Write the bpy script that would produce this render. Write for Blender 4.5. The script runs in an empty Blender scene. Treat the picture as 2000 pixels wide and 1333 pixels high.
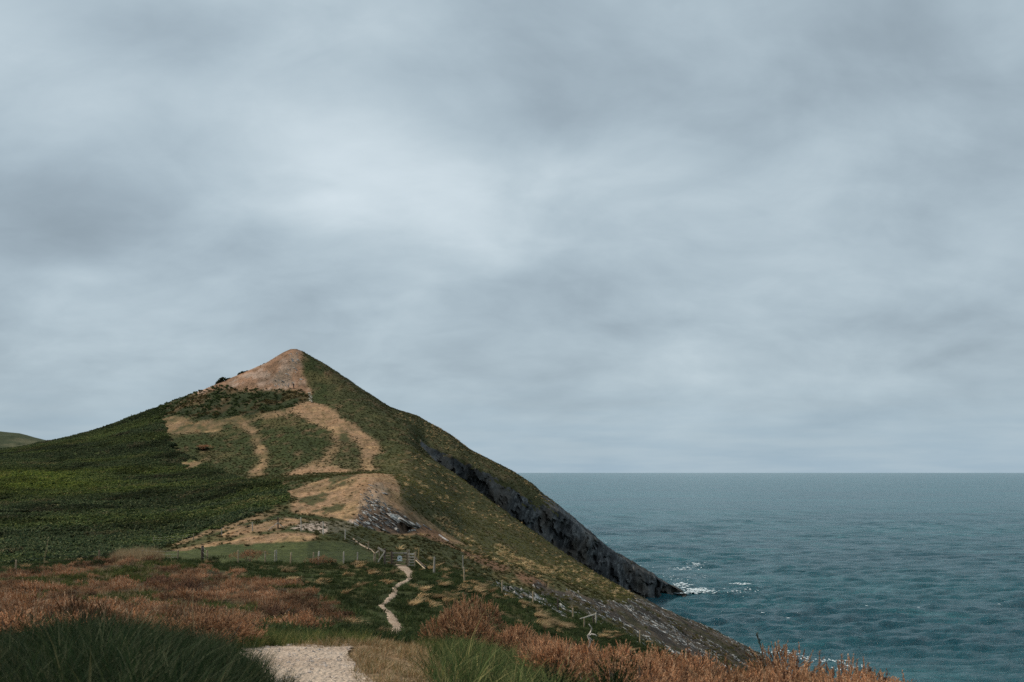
import bpy, bmesh, math, random
import numpy as np
from mathutils import Vector, Matrix, Euler
from mathutils.bvhtree import BVHTree

R = math.radians
rng = np.random.default_rng(7)
random.seed(7)
scene = bpy.context.scene
COL = scene.collection

# ------------------------------------------------------------------ camera
F, CX, HY, CZ = 1944.0, 1000.0, 923.0, 36.0      # focal length and horizon in pixels of the 2000 px photograph, eye height over the sea
cam = bpy.data.cameras.new('camera')
cam.sensor_width = 36.0
cam.lens = F / 2000.0 * 36.0
cam.shift_y = (HY - 666.5) / 2000.0
cam.clip_start = 0.1
cam.clip_end = 120000.0
cam.dof.use_dof = True
cam.dof.focus_distance = 90.0
cam.dof.aperture_fstop = 4.0
camo = bpy.data.objects.new('camera', cam)
camo.location = (0, 0, CZ)
camo.rotation_euler = (R(90), 0, 0)
COL.objects.link(camo)
scene.camera = camo

# ------------------------------------------------------------------ world
SUN_AZ, SUN_EL = R(-72), R(40)      # azimuth from +Y (view direction), to the left; elevation
SKY_K = 0.10
world = bpy.data.worlds.new('World')
scene.world = world
world.use_nodes = True
wt = world.node_tree
wt.nodes.clear()


class NT:
    """small helper to wire shader nodes"""
    def __init__(s, tree): s.t = tree
    def n(s, kind, **kw):
        nd = s.t.nodes.new(kind)
        for k, v in kw.items(): setattr(nd, k, v)
        return nd
    def put(s, sock, v):
        if v is None: return
        if hasattr(v, 'is_output'): s.t.links.new(v, sock)
        elif isinstance(v, (tuple, list)) and len(v) == 3 and sock.type == 'RGBA': sock.default_value = (*v, 1)
        else: sock.default_value = v
    def m(s, op, a, b=None, c=None, clamp=False):
        nd = s.n('ShaderNodeMath', operation=op, use_clamp=clamp)
        s.put(nd.inputs[0], a); s.put(nd.inputs[1], b)
        if c is not None: s.put(nd.inputs[2], c)
        return nd.outputs[0]
    def mix(s, f, a, b, blend='MIX'):
        nd = s.n('ShaderNodeMix', data_type='RGBA', blend_type=blend)
        s.put(nd.inputs[0], f); s.put(nd.inputs[6], a); s.put(nd.inputs[7], b)
        return nd.outputs[2]
    def noise(s, vec, scale, detail=4, rough=0.55, dist=0.0, out='Fac'):
        nd = s.n('ShaderNodeTexNoise')
        s.put(nd.inputs['Vector'], vec)
        nd.inputs['Scale'].default_value = scale; nd.inputs['Detail'].default_value = detail
        nd.inputs['Roughness'].default_value = rough; nd.inputs['Distortion'].default_value = dist
        return nd.outputs[0 if out == 'Fac' else 1]
    def ramp(s, f, lo, hi, a=0.0, b=1.0):
        nd = s.n('ShaderNodeMapRange', interpolation_type='SMOOTHSTEP')
        s.put(nd.inputs[0], f)
        for i, v in enumerate((lo, hi, a, b)): nd.inputs[i + 1].default_value = v
        return nd.outputs[0]
    def map(s, vec, scale=(1, 1, 1), rot=(0, 0, 0), loc=(0, 0, 0)):
        nd = s.n('ShaderNodeMapping')
        s.put(nd.inputs[0], vec)
        nd.inputs[1].default_value = loc; nd.inputs[2].default_value = rot; nd.inputs[3].default_value = scale
        return nd.outputs[0]


w = NT(wt)
tc = w.n('ShaderNodeTexCoord').outputs['Generated']
sep = w.n('ShaderNodeSeparateXYZ'); wt.links.new(tc, sep.inputs[0])
X, Y, Z = sep.outputs
az = w.m('ARCTAN2', X, Y)
el = w.m('ARCSINE', Z)
zc = w.m('ADD', w.m('MAXIMUM', Z, 0.0), 0.42)
cmb = w.n('ShaderNodeCombineXYZ')
w.put(cmb.inputs[0], w.m('DIVIDE', X, zc)); w.put(cmb.inputs[1], w.m('DIVIDE', Y, zc)); cmb.inputs[2].default_value = 3.7
pl = cmb.outputs[0]                                       # the direction carried up to a level cloud deck
n_big = w.noise(w.map(pl, (1.0, 0.85, 1.0), loc=(2.3, 0.4, 0)), 1.5, 3, 0.5, 0.3)
n_mid = w.noise(w.map(pl, (1.0, 1.1, 1.0), loc=(5.1, 7.7, 1)), 3.4, 6, 0.52, 0.35)
n_det = w.noise(w.map(pl, (0.8, 1.3, 1.0), loc=(1.0, 3.0, 2)), 10.0, 6, 0.55, 0.5)
tone = w.m('MULTIPLY_ADD', w.m('SUBTRACT', n_big, 0.5), 0.55, 0.5)
tone = w.m('MULTIPLY_ADD', w.m('SUBTRACT', n_mid, 0.5), 0.74, tone)
tone = w.m('MULTIPLY_ADD', w.m('SUBTRACT', n_det, 0.5), 0.20, tone)


def sky_blob(px, py, sx, sy, amp):
    """one soft cloud mass of the photographed sky, by azimuth and elevation"""
    a0 = math.atan2(px - CX, F); e0 = math.atan2((HY - py) * math.cos(a0), F)
    a = w.m('DIVIDE', w.m('SUBTRACT', az, a0), sx / F)
    e = w.m('DIVIDE', w.m('SUBTRACT', el, e0), sy / F)
    r2 = w.m('ADD', w.m('MULTIPLY', a, a), w.m('MULTIPLY', e, e))
    return w.m('MULTIPLY', w.m('EXPONENT', w.m('MULTIPLY', r2, -1.0)), amp)


for b in [(640, 220, 260, 70, 0.13), (330, 150, 160, 60, 0.08), (800, 430, 400, 130, 0.26), (720, 60, 330, 120, 0.12), (655, 385, 60, 16, 0.10), (690, 592, 55, 16, 0.10), (860, 545, 60, 14, 0.06), (640, 420, 90, 30, 0.08), (120, 535, 110, 18, 0.08), (90, 460, 120, 30, -0.08), (900, 330, 260, 40, 0.10), (170, 190, 230, 90, 0.14), (450, 280, 140, 60, -0.08), (380, 120, 120, 60, -0.06), (1250, 300, 260, 70, 0.10), (90, 560, 160, 50, 0.10),
          (140, 420, 300, 75, -0.26), (430, 560, 420, 60, -0.08), (1560, 190, 360, 150, -0.10), (1300, 440, 300, 60, 0.06), (560, 300, 200, 60, 0.08), (1180, 560, 260, 60, -0.10), (1480, 630, 320, 40, -0.12),
          (250, 60, 160, 60, -0.10), (1080, 110, 140, 200, -0.05), (900, 690, 240, 40, -0.02), (1800, 520, 160, 80, 0.05), (1350, 745, 500, 18, 0.05), (1250, 790, 500, 14, -0.05)]:
    tone = w.m('ADD', tone, sky_blob(*b))
cr = w.n('ShaderNodeValToRGB')
cr.color_ramp.interpolation = 'B_SPLINE'
els = cr.color_ramp.elements


def srgb(r, g, b):
    f = lambda c: (c / 12.92 if c <= 0.04045 else ((c + 0.055) / 1.055) ** 2.4)
    return tuple(f(v / 255.0) for v in (r, g, b))


els[0].position, els[0].color = 0.12, (*srgb(136, 151, 161), 1)
els[1].position, els[1].color = 0.92, (*srgb(214, 227, 234), 1)
for p, c in ((0.36, (157, 173, 184)), (0.55, (176, 193, 203)), (0.74, (195, 210, 218))):
    e_ = els.new(p); e_.color = (*srgb(*c), 1)
w.put(cr.inputs[0], tone)
hz = w.ramp(el, 0.0, 0.115, 1.0, 0.0)                      # low in the sky the deck thins to pale blue
low = w.mix(w.m('MULTIPLY', w.ramp(w.noise(w.map(tc, (3, 3, 26)), 3.0, 4, 0.5), 0.3, 0.7), 0.8), srgb(158, 182, 199), srgb(176, 195, 207))
cloud = w.mix(w.m('MULTIPLY', hz, 0.85), cr.outputs[0], low)
cloud = w.mix(1.0, cloud, (1 / SKY_K,) * 3, 'MULTIPLY')
sky = w.n('ShaderNodeTexSky', sky_type='NISHITA')
sky.sun_disc = False
sky.sun_elevation = SUN_EL
sky.sun_rotation = SUN_AZ
both = w.mix(0.94, sky.outputs[0], cloud)
bg = w.n('ShaderNodeBackground')
w.put(bg.inputs[0], both)
bg.inputs[1].default_value = SKY_K
out = w.n('ShaderNodeOutputWorld')
wt.links.new(bg.outputs[0], out.inputs[0])

# ------------------------------------------------------------------ sun
sun = bpy.data.lights.new('sun', 'SUN')
sun.energy = 4.3
sun.angle = R(3.5)
sun.color = (1.0, 0.93, 0.82)
suno = bpy.data.objects.new('sun', sun)
sd = Vector((math.sin(SUN_AZ) * math.cos(SUN_EL), math.cos(SUN_AZ) * math.cos(SUN_EL), math.sin(SUN_EL)))
suno.rotation_euler = (-sd).to_track_quat('-Z', 'Y').to_euler()
suno.location = (-60, 60, 120)
COL.objects.link(suno)
vs = scene.view_settings
vs.view_transform = 'Standard'; vs.look = 'None'; vs.gamma = 1.0; vs.exposure = 0.0; vs.use_curve_mapping = False
scene.cycles.use_denoising = False
scene.cycles.sample_clamp_direct = 1.0
scene.cycles.max_bounces = 6
scene.cycles.diffuse_bounces = 3
scene.cycles.glossy_bounces = 2
scene.cycles.transmission_bounces = 3
scene.cycles.caustics_reflective = False
scene.cycles.caustics_refractive = False

# ================================================================== helpers


def hash2(ix, iy, seed):
    h = (ix.astype(np.int64) * 374761393 + iy.astype(np.int64) * 668265263 + seed * 974634777) & 0xffffffff
    h = ((h ^ (h >> 13)) * 1274126177) & 0xffffffff
    h = (h ^ (h >> 16)) & 0xffffffff
    return h / 4294967295.0


def vnoise(x, y, seed=0):
    x = np.asarray(x, float); y = np.asarray(y, float)
    ix, iy = np.floor(x), np.floor(y)
    fx, fy = x - ix, y - iy
    fx = fx * fx * fx * (fx * (fx * 6 - 15) + 10); fy = fy * fy * fy * (fy * (fy * 6 - 15) + 10)
    a, b = hash2(ix, iy, seed), hash2(ix + 1, iy, seed)
    c, d = hash2(ix, iy + 1, seed), hash2(ix + 1, iy + 1, seed)
    return ((a + (b - a) * fx) * (1 - fy) + (c + (d - c) * fx) * fy) * 2 - 1


def fbm(x, y, octv=4, seed=0, gain=0.5):
    s, a, t = 0.0, 1.0, 0.0
    for k in range(octv):
        cs, sn = math.cos(0.6 * k), math.sin(0.6 * k)
        s = s + a * vnoise((x * cs - y * sn) * 2 ** k, (x * sn + y * cs) * 2 ** k, seed + 17 * k)
        t += a; a *= gain
    return s / t


def smooth01(t):
    t = np.clip(t, 0, 1)
    return t * t * (3 - 2 * t)


def inpoly(px, py, poly):
    poly = np.asarray(poly, float)
    res = np.zeros(px.shape, bool)
    bb = (px >= poly[:, 0].min()) & (px <= poly[:, 0].max()) & (py >= poly[:, 1].min()) & (py <= poly[:, 1].max())
    if not bb.any(): return res
    x, y = px[bb], py[bb]
    r = np.zeros(x.shape, bool)
    n = len(poly)
    for i in range(n):
        x1, y1 = poly[i]; x2, y2 = poly[(i + 1) % n]
        if y1 == y2: continue
        r ^= ((y1 > y) != (y2 > y)) & (x < (x2 - x1) * (y - y1) / (y2 - y1) + x1)
    res[bb] = r
    return res


def nearline(px, py, pts):
    """within the varying half width of a poly-line given as (x, y, width)"""
    res = np.zeros(px.shape, bool)
    for (x1, y1, w1), (x2, y2, w2) in zip(pts[:-1], pts[1:]):
        dx, dy = x2 - x1, y2 - y1
        t = np.clip(((px - x1) * dx + (py - y1) * dy) / (dx * dx + dy * dy), 0, 1)
        dd = np.hypot(px - x1 - t * dx, py - y1 - t * dy)
        res |= dd < (w1 + (w2 - w1) * t) * 0.5
    return res


def tag(o, label=None, cat=None, group=None, kind=None):
    if label: o['label'] = label
    if cat: o['category'] = cat
    if group: o['group'] = group
    if kind: o['kind'] = kind
    return o


def mesh_np(name, verts, faces, mats, cols=None, smooth=False, midx=None):
    """verts (n,3); faces: array (m,4) or (m,3), or a list of arrays"""
    me = bpy.data.meshes.new(name)
    verts = np.asarray(verts, np.float32)
    fl = faces if isinstance(faces, list) else [faces]
    fl = [np.asarray(f, np.int32) for f in fl if len(f)]
    me.vertices.add(len(verts)); me.vertices.foreach_set('co', verts.ravel())
    loops = np.concatenate([f.ravel() for f in fl])
    tot = np.concatenate([np.full(len(f), f.shape[1], np.int32) for f in fl])
    st = np.concatenate([[0], np.cumsum(tot)[:-1]]).astype(np.int32)
    me.loops.add(len(loops)); me.loops.foreach_set('vertex_index', loops)
    me.polygons.add(len(tot)); me.polygons.foreach_set('loop_start', st); me.polygons.foreach_set('loop_total', tot)
    if midx is not None: me.polygons.foreach_set('material_index', np.asarray(midx, np.int32))
    me.polygons.foreach_set('use_smooth', np.full(len(tot), smooth, bool))
    me.update(calc_edges=True)
    me.validate()
    for m in (mats if isinstance(mats, list) else [mats]): me.materials.append(m)
    if cols is not None:
        a = me.color_attributes.new('col', 'FLOAT_COLOR', 'POINT')
        c4 = np.ones((len(verts), 4), np.float32); c4[:, :3] = cols
        a.data.foreach_set('color', c4.ravel())
    return me


def link(name, me, parent=None):
    o = bpy.data.objects.new(name, me)
    COL.objects.link(o)
    if parent is not None: o.parent = parent
    return o


def empty(name, loc, rz=0.0):
    o = bpy.data.objects.new(name, None)
    o.location = loc; o.rotation_euler = (0, 0, rz); o.empty_display_size = 0.2
    COL.objects.link(o)
    return o


class MB:
    """gathers solids into one mesh"""
    def __init__(s): s.v, s.f, s.m = [], [], []
    def raw(s, vs_, fs_, mi=0):
        k = len(s.v)
        s.v += [tuple(p) for p in vs_]
        s.f += [tuple(i + k for i in f) for f in fs_]
        s.m += [mi] * len(fs_)
    def tube(s, pts, rad, n=6, mi=0, cap=True, jit=0.0):
        pts = [Vector(p) for p in pts]
        rad = rad if isinstance(rad, (list, tuple)) else [rad] * len(pts)
        vs_, fs_ = [], []
        for i, p in enumerate(pts):
            d = (pts[min(i + 1, len(pts) - 1)] - pts[max(i - 1, 0)]).normalized()
            up = Vector((0, 1, 0)) if abs(d.z) > 0.9 else Vector((0, 0, 1))
            a = d.cross(up).normalized(); b = d.cross(a)
            for k in range(n):
                t = 2 * math.pi * k / n
                r = rad[i] * (1 + random.uniform(-jit, jit))
                vs_.append(p + a * (math.cos(t) * r) + b * (math.sin(t) * r))
        for i in range(len(pts) - 1):
            for k in range(n):
                fs_.append((i * n + k, i * n + (k + 1) % n, (i + 1) * n + (k + 1) % n, (i + 1) * n + k))
        if cap:
            fs_.append(tuple(range(n - 1, -1, -1))); fs_.append(tuple((len(pts) - 1) * n + k for k in range(n)))
        s.raw(vs_, fs_, mi)
    def beam(s, a, b, w_, h_, mi=0, bev=0.12, side=None):
        """squared timber from a to b with worn, chamfered edges"""
        a, b = Vector(a), Vector(b)
        d = (b - a).normalized()
        up = side or (Vector((0, 1, 0)) if abs(d.z) > 0.8 else Vector((0, 0, 1)))
        x = d.cross(up).normalized(); y = d.cross(x).normalized()
        c = min(w_, h_) * bev
        prof = [(-w_ / 2 + c, -h_ / 2), (w_ / 2 - c, -h_ / 2), (w_ / 2, -h_ / 2 + c), (w_ / 2, h_ / 2 - c), (w_ / 2 - c, h_ / 2), (-w_ / 2 + c, h_ / 2), (-w_ / 2, h_ / 2 - c), (-w_ / 2, -h_ / 2 + c)]
        vs_ = []
        for q, sc in ((a, 0.94), (a + d * c, 1.0), ((a + b) / 2 + x * random.uniform(-.1, .1) * w_, 0.98), (b - d * c, 1.0), (b, 0.92)):
            vs_ += [q + x * (u * sc) + y * (v * sc) for u, v in prof]
        fs_ = [(i * 8 + k, i * 8 + (k + 1) % 8, (i + 1) * 8 + (k + 1) % 8, (i + 1) * 8 + k) for i in range(4) for k in range(8)]
        fs_ += [tuple(range(7, -1, -1)), tuple(range(32, 40))]
        s.raw(vs_, fs_, mi)
    def build(s, name, mats, parent=None, origin=None, smooth=False):
        me = bpy.data.meshes.new(name)
        o_ = Vector(origin) if origin is not None else Vector((0, 0, 0))
        me.from_pydata([tuple(Vector(p) - o_) for p in s.v], [], s.f)
        for m in (mats if isinstance(mats, list) else [mats]): me.materials.append(m)
        me.polygons.foreach_set('material_index', s.m)
        me.polygons.foreach_set('use_smooth', [smooth] * len(s.f))
        me.update()
        o = link(name, me, parent)
        if parent is None: o.location = o_
        else: o.location = o_ - Vector(parent.location)
        return o


# ------------------------------------------------------------------ materials
def new_mat(name):
    m = bpy.data.materials.new(name)
    m.use_nodes = True
    m.node_tree.nodes.clear()
    return m, NT(m.node_tree)


def finish(t, col, rough=0.9, bump=None, bstr=0.4, bdist=0.05, spec=0.2, trans=None, extra=None):
    p = t.n('ShaderNodeBsdfPrincipled')
    t.put(p.inputs['Base Color'], col); t.put(p.inputs['Roughness'], rough)
    p.inputs['Specular IOR Level'].default_value = spec
    if bump is not None:
        b = t.n('ShaderNodeBump')
        b.inputs['Strength'].default_value = bstr; b.inputs['Distance'].default_value = bdist
        t.put(b.inputs['Height'], bump); t.t.links.new(b.outputs[0], p.inputs['Normal'])
    sh = p.outputs[0]
    if trans:
        tr = t.n('ShaderNodeBsdfTranslucent'); t.put(tr.inputs[0], col)
        mx = t.n('ShaderNodeMixShader'); mx.inputs[0].default_value = trans
        t.t.links.new(sh, mx.inputs[1]); t.t.links.new(tr.outputs[0], mx.inputs[2])
        sh = mx.outputs[0]
    o = t.n('ShaderNodeOutputMaterial')
    t.t.links.new(sh, o.inputs[0])
    return p


def attr(t, name, kind='GEOMETRY'):
    a = t.n('ShaderNodeAttribute', attribute_name=name, attribute_type=kind)
    return a.outputs['Color']


def mat_terrain():
    m, t = new_mat('turf_and_earth')
    pos = t.n('ShaderNodeNewGeometry').outputs['Position']
    c = attr(t, 'col')
    n1 = t.noise(pos, 0.22, 5, 0.6)
    n2 = t.noise(pos, 1.6, 5, 0.65)
    n3 = t.noise(t.map(pos, (1, 1, 2.5)), 7.0, 3, 0.6)
    c = t.mix(1.0, c, t.mix(t.ramp(n1, 0.3, 0.7), (0.78, 0.80, 0.78), (1.18, 1.14, 1.10)), 'MULTIPLY')
    c = t.mix(1.0, c, t.mix(t.ramp(n2, 0.28, 0.72), (0.62, 0.64, 0.62), (1.36, 1.32, 1.26)), 'MULTIPLY')
    c = t.mix(1.0, c, t.mix(t.ramp(n3, 0.3, 0.7), (0.72, 0.72, 0.72), (1.28, 1.28, 1.28)), 'MULTIPLY')
    h = t.m('MULTIPLY_ADD', n2, 1.0, t.m('MULTIPLY', n3, 0.35))
    finish(t, c, 0.95, h, 0.8, 0.35, 0.05)
    return m


def mat_rock(name, dark, mid, pale, pale_amt=0.5, scale=1.0, dip=0.6, patch=(0.7, 1.25), warm=None):
    m, t = new_mat(name)
    pos = t.n('ShaderNodeNewGeometry').outputs['Position']
    q = t.map(t.map(pos, rot=(0.0, dip, 0.0)), (0.4 * scale, 0.5 * scale, 3.0 * scale))
    n1 = t.noise(q, 0.9, 6, 0.65, 0.4)
    n2 = t.noise(pos, 0.25 * scale, 4, 0.6)
    n3 = t.noise(pos, 5.0 * scale, 4, 0.6)
    c = t.mix(t.ramp(n1, 0.3, 0.7), dark, mid)
    c = t.mix(t.m('MULTIPLY', t.ramp(t.m('MULTIPLY_ADD', n3, 0.4, t.m('MULTIPLY', n1, 0.7)), 0.54, 0.64), pale_amt), c, pale)
    c = t.mix(1.0, c, t.mix(t.ramp(n2, 0.34, 0.66), (patch[0],) * 3, (patch[1], patch[1] * .98, patch[1] * .95)), 'MULTIPLY')
    if warm: c = t.mix(t.m('MULTIPLY', t.ramp(t.noise(pos, 0.09, 4, 0.6), 0.45, 0.62), 0.8), c, t.mix(n3, tuple(v * .5 for v in warm), tuple(v * 1.5 for v in warm)))
    finish(t, c, 0.85, t.m('MULTIPLY_ADD', n1, 1.0, t.m('MULTIPLY', n3, 0.3)), 0.7, 0.3 / scale, 0.3)
    return m


def mat_leaf(name, cols, rough=0.8, trans=0.25, tint=True):
    """foliage: per-blade colour from the mesh, a tint for each plant"""
    m, t = new_mat(name)
    c = attr(t, 'col')
    if tint:
        rnd = t.n('ShaderNodeObjectInfo').outputs['Random']
        c = t.mix(1.0, c, t.mix(rnd, (0.72, 0.74, 0.72), (1.28, 1.24, 1.2)), 'MULTIPLY')
    finish(t, c, rough, spec=0.12, trans=trans)
    return m


def mat_leaf_inst(name, rough=0.85, trans=0.25):
    m, t = new_mat(name)
    c = t.mix(1.0, attr(t, 'col'), attr(t, 'tint', 'INSTANCER'), 'MULTIPLY')
    finish(t, c, rough, spec=0.1, trans=trans)
    return m


def mat_wood(name, a, b, c3):
    m, t = new_mat(name)
    pos = t.n('ShaderNodeNewGeometry').outputs['Position']
    rnd = t.n('ShaderNodeObjectInfo').outputs['Random']
    n1 = t.noise(t.map(pos, (14, 14, 1.2)), 2.0, 5, 0.6)
    n2 = t.noise(pos, 3.0, 3, 0.6)
    c = t.mix(t.ramp(n1, 0.3, 0.7), a, b)
    c = t.mix(t.m('MULTIPLY', t.ramp(n2, 0.45, 0.7), 0.7), c, c3)
    c = t.mix(1.0, c, t.mix(rnd, (0.7, 0.7, 0.7), (1.3, 1.28, 1.24)), 'MULTIPLY')
    finish(t, c, 0.85, n1, 0.5, 0.01, 0.2)
    return m


def mat_plain(name, col, rough=0.7, spec=0.3, nscale=8.0, var=0.2):
    m, t = new_mat(name)
    pos = t.n('ShaderNodeNewGeometry').outputs['Position']
    n = t.noise(pos, nscale, 4, 0.6)
    lo, hi = 1 - var, 1 + var
    c = t.mix(1.0, col, t.mix(n, (lo,) * 3, (hi,) * 3), 'MULTIPLY')
    finish(t, c, rough, n, 0.2, 0.01, spec)
    return m


def mat_path(name, a, b, sc=1.0):
    m, t = new_mat(name)
    pos = t.n('ShaderNodeNewGeometry').outputs['Position']
    n1 = t.noise(pos, 1.3 * sc, 5, 0.65)
    n2 = t.noise(pos, 14.0 * sc, 4, 0.65)
    v = t.n('ShaderNodeTexVoronoi', feature='F1'); t.put(v.inputs['Vector'], pos); v.inputs['Scale'].default_value = 16.0 * sc
    c = t.mix(t.ramp(n1, 0.35, 0.65), a, b)
    c = t.mix(1.0, c, t.mix(t.ramp(n2, 0.3, 0.7), (0.76, 0.74, 0.72), (1.16, 1.16, 1.16)), 'MULTIPLY')
    c = t.mix(t.m('MULTIPLY', t.ramp(v.outputs[0], 0.0, 0.35, 1, 0), 0.2), c, (0.5, 0.45, 0.42))
    finish(t, c, 0.95, t.m('MULTIPLY_ADD', n2, 1.0, t.m('MULTIPLY', v.outputs[0], -0.6)), 0.9, 0.05, 0.15)
    return m


def mat_sea():
    m, t = new_mat('sea_water')
    geo = t.n('ShaderNodeNewGeometry')
    pos = geo.outputs['Position']
    swell = t.noise(t.map(pos, (0.55, 1.0, 1), rot=(0, 0, 0.15)), 0.045, 10, 0.70, 0.5)
    chop = t.noise(t.map(pos, (0.7, 1.1, 1), rot=(0, 0, -0.2)), 0.5, 8, 0.72, 0.6)
    big = t.noise(t.map(pos, (0.3, 1.0, 1)), 0.009, 5, 0.6)
    base = t.mix(t.ramp(big, 0.35, 0.65), (0.004, 0.060, 0.084), (0.006, 0.090, 0.112))
    base = t.mix(t.m('MULTIPLY', t.ramp(swell, 0.52, 0.66), 0.5), base, (0.014, 0.16, 0.175))
    h = t.m('MULTIPLY_ADD', swell, 2.6, chop)
    p = t.n('ShaderNodeBsdfPrincipled')
    t.put(p.inputs['Base Color'], base)
    p.inputs['Roughness'].default_value = 0.2
    p.inputs['IOR'].default_value = 1.33
    bm = t.n('ShaderNodeBump'); bm.inputs['Strength'].default_value = 1.0; bm.inputs['Distance'].default_value = 1.6
    t.put(bm.inputs['Height'], h); t.t.links.new(bm.outputs[0], p.inputs['Normal'])
    o = t.n('ShaderNodeOutputMaterial'); t.t.links.new(p.outputs[0], o.inputs[0])
    return m


M_TERR = mat_terrain()
M_CLIFF = mat_rock('cliff_rock', (0.018, 0.020, 0.022), (0.060, 0.063, 0.066), (0.30, 0.30, 0.29), 0.22, 0.5, 1.2, (0.35, 1.5), (0.075, 0.064, 0.052))
M_SLAB = mat_rock('slab_rock', (0.050, 0.044, 0.040), (0.16, 0.140, 0.122), (0.62, 0.58, 0.53), 0.9, 2.0, -0.6)
M_SCREE = mat_rock('scree_rock', (0.09, 0.08, 0.078), (0.24, 0.22, 0.21), (0.62, 0.60, 0.57), 0.8, 3.0, -0.6)
M_PALE = mat_rock('pale_rock', (0.12, 0.11, 0.10), (0.40, 0.37, 0.335), (0.78, 0.74, 0.69), 0.9, 3.0, -0.6)
M_SEA = mat_sea()
M_FOAM = mat_plain('sea_foam', (0.52, 0.58, 0.60), 0.8, 0.2, 1.0, 0.15)
M_POST = mat_wood('weathered_post', (0.20, 0.145, 0.09), (0.38, 0.29, 0.185), (0.48, 0.40, 0.29))
M_GREYWOOD = mat_wood('silvered_timber', (0.30, 0.255, 0.20), (0.54, 0.48, 0.40), (0.68, 0.62, 0.55))
M_DARKWOOD = mat_wood('dark_timber', (0.05, 0.035, 0.028), (0.11, 0.075, 0.06), (0.16, 0.13, 0.11))
M_YELLOWWOOD = mat_wood('yellow_timber', (0.22, 0.15, 0.05), (0.34, 0.25, 0.10), (0.40, 0.30, 0.15))
M_WIRE = mat_plain('wire', (0.10, 0.10, 0.10), 0.5, 0.5)
M_PATH = mat_path('trodden_path', (0.30, 0.215, 0.15), (0.41, 0.315, 0.235))
M_GRAVEL = mat_path('gravel', (0.37, 0.28, 0.21), (0.50, 0.395, 0.305), 1.6)
M_LEAFI = mat_leaf_inst('foliage')
M_LEAF = mat_leaf('gorse_needles', None)
M_STEM = mat_wood('gorse_stem', (0.06, 0.045, 0.035), (0.14, 0.11, 0.085), (0.22, 0.19, 0.16))
M_BLEACH = mat_plain('bleached_branch', (0.50, 0.45, 0.39), 0.8, 0.2, 20)

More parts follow.
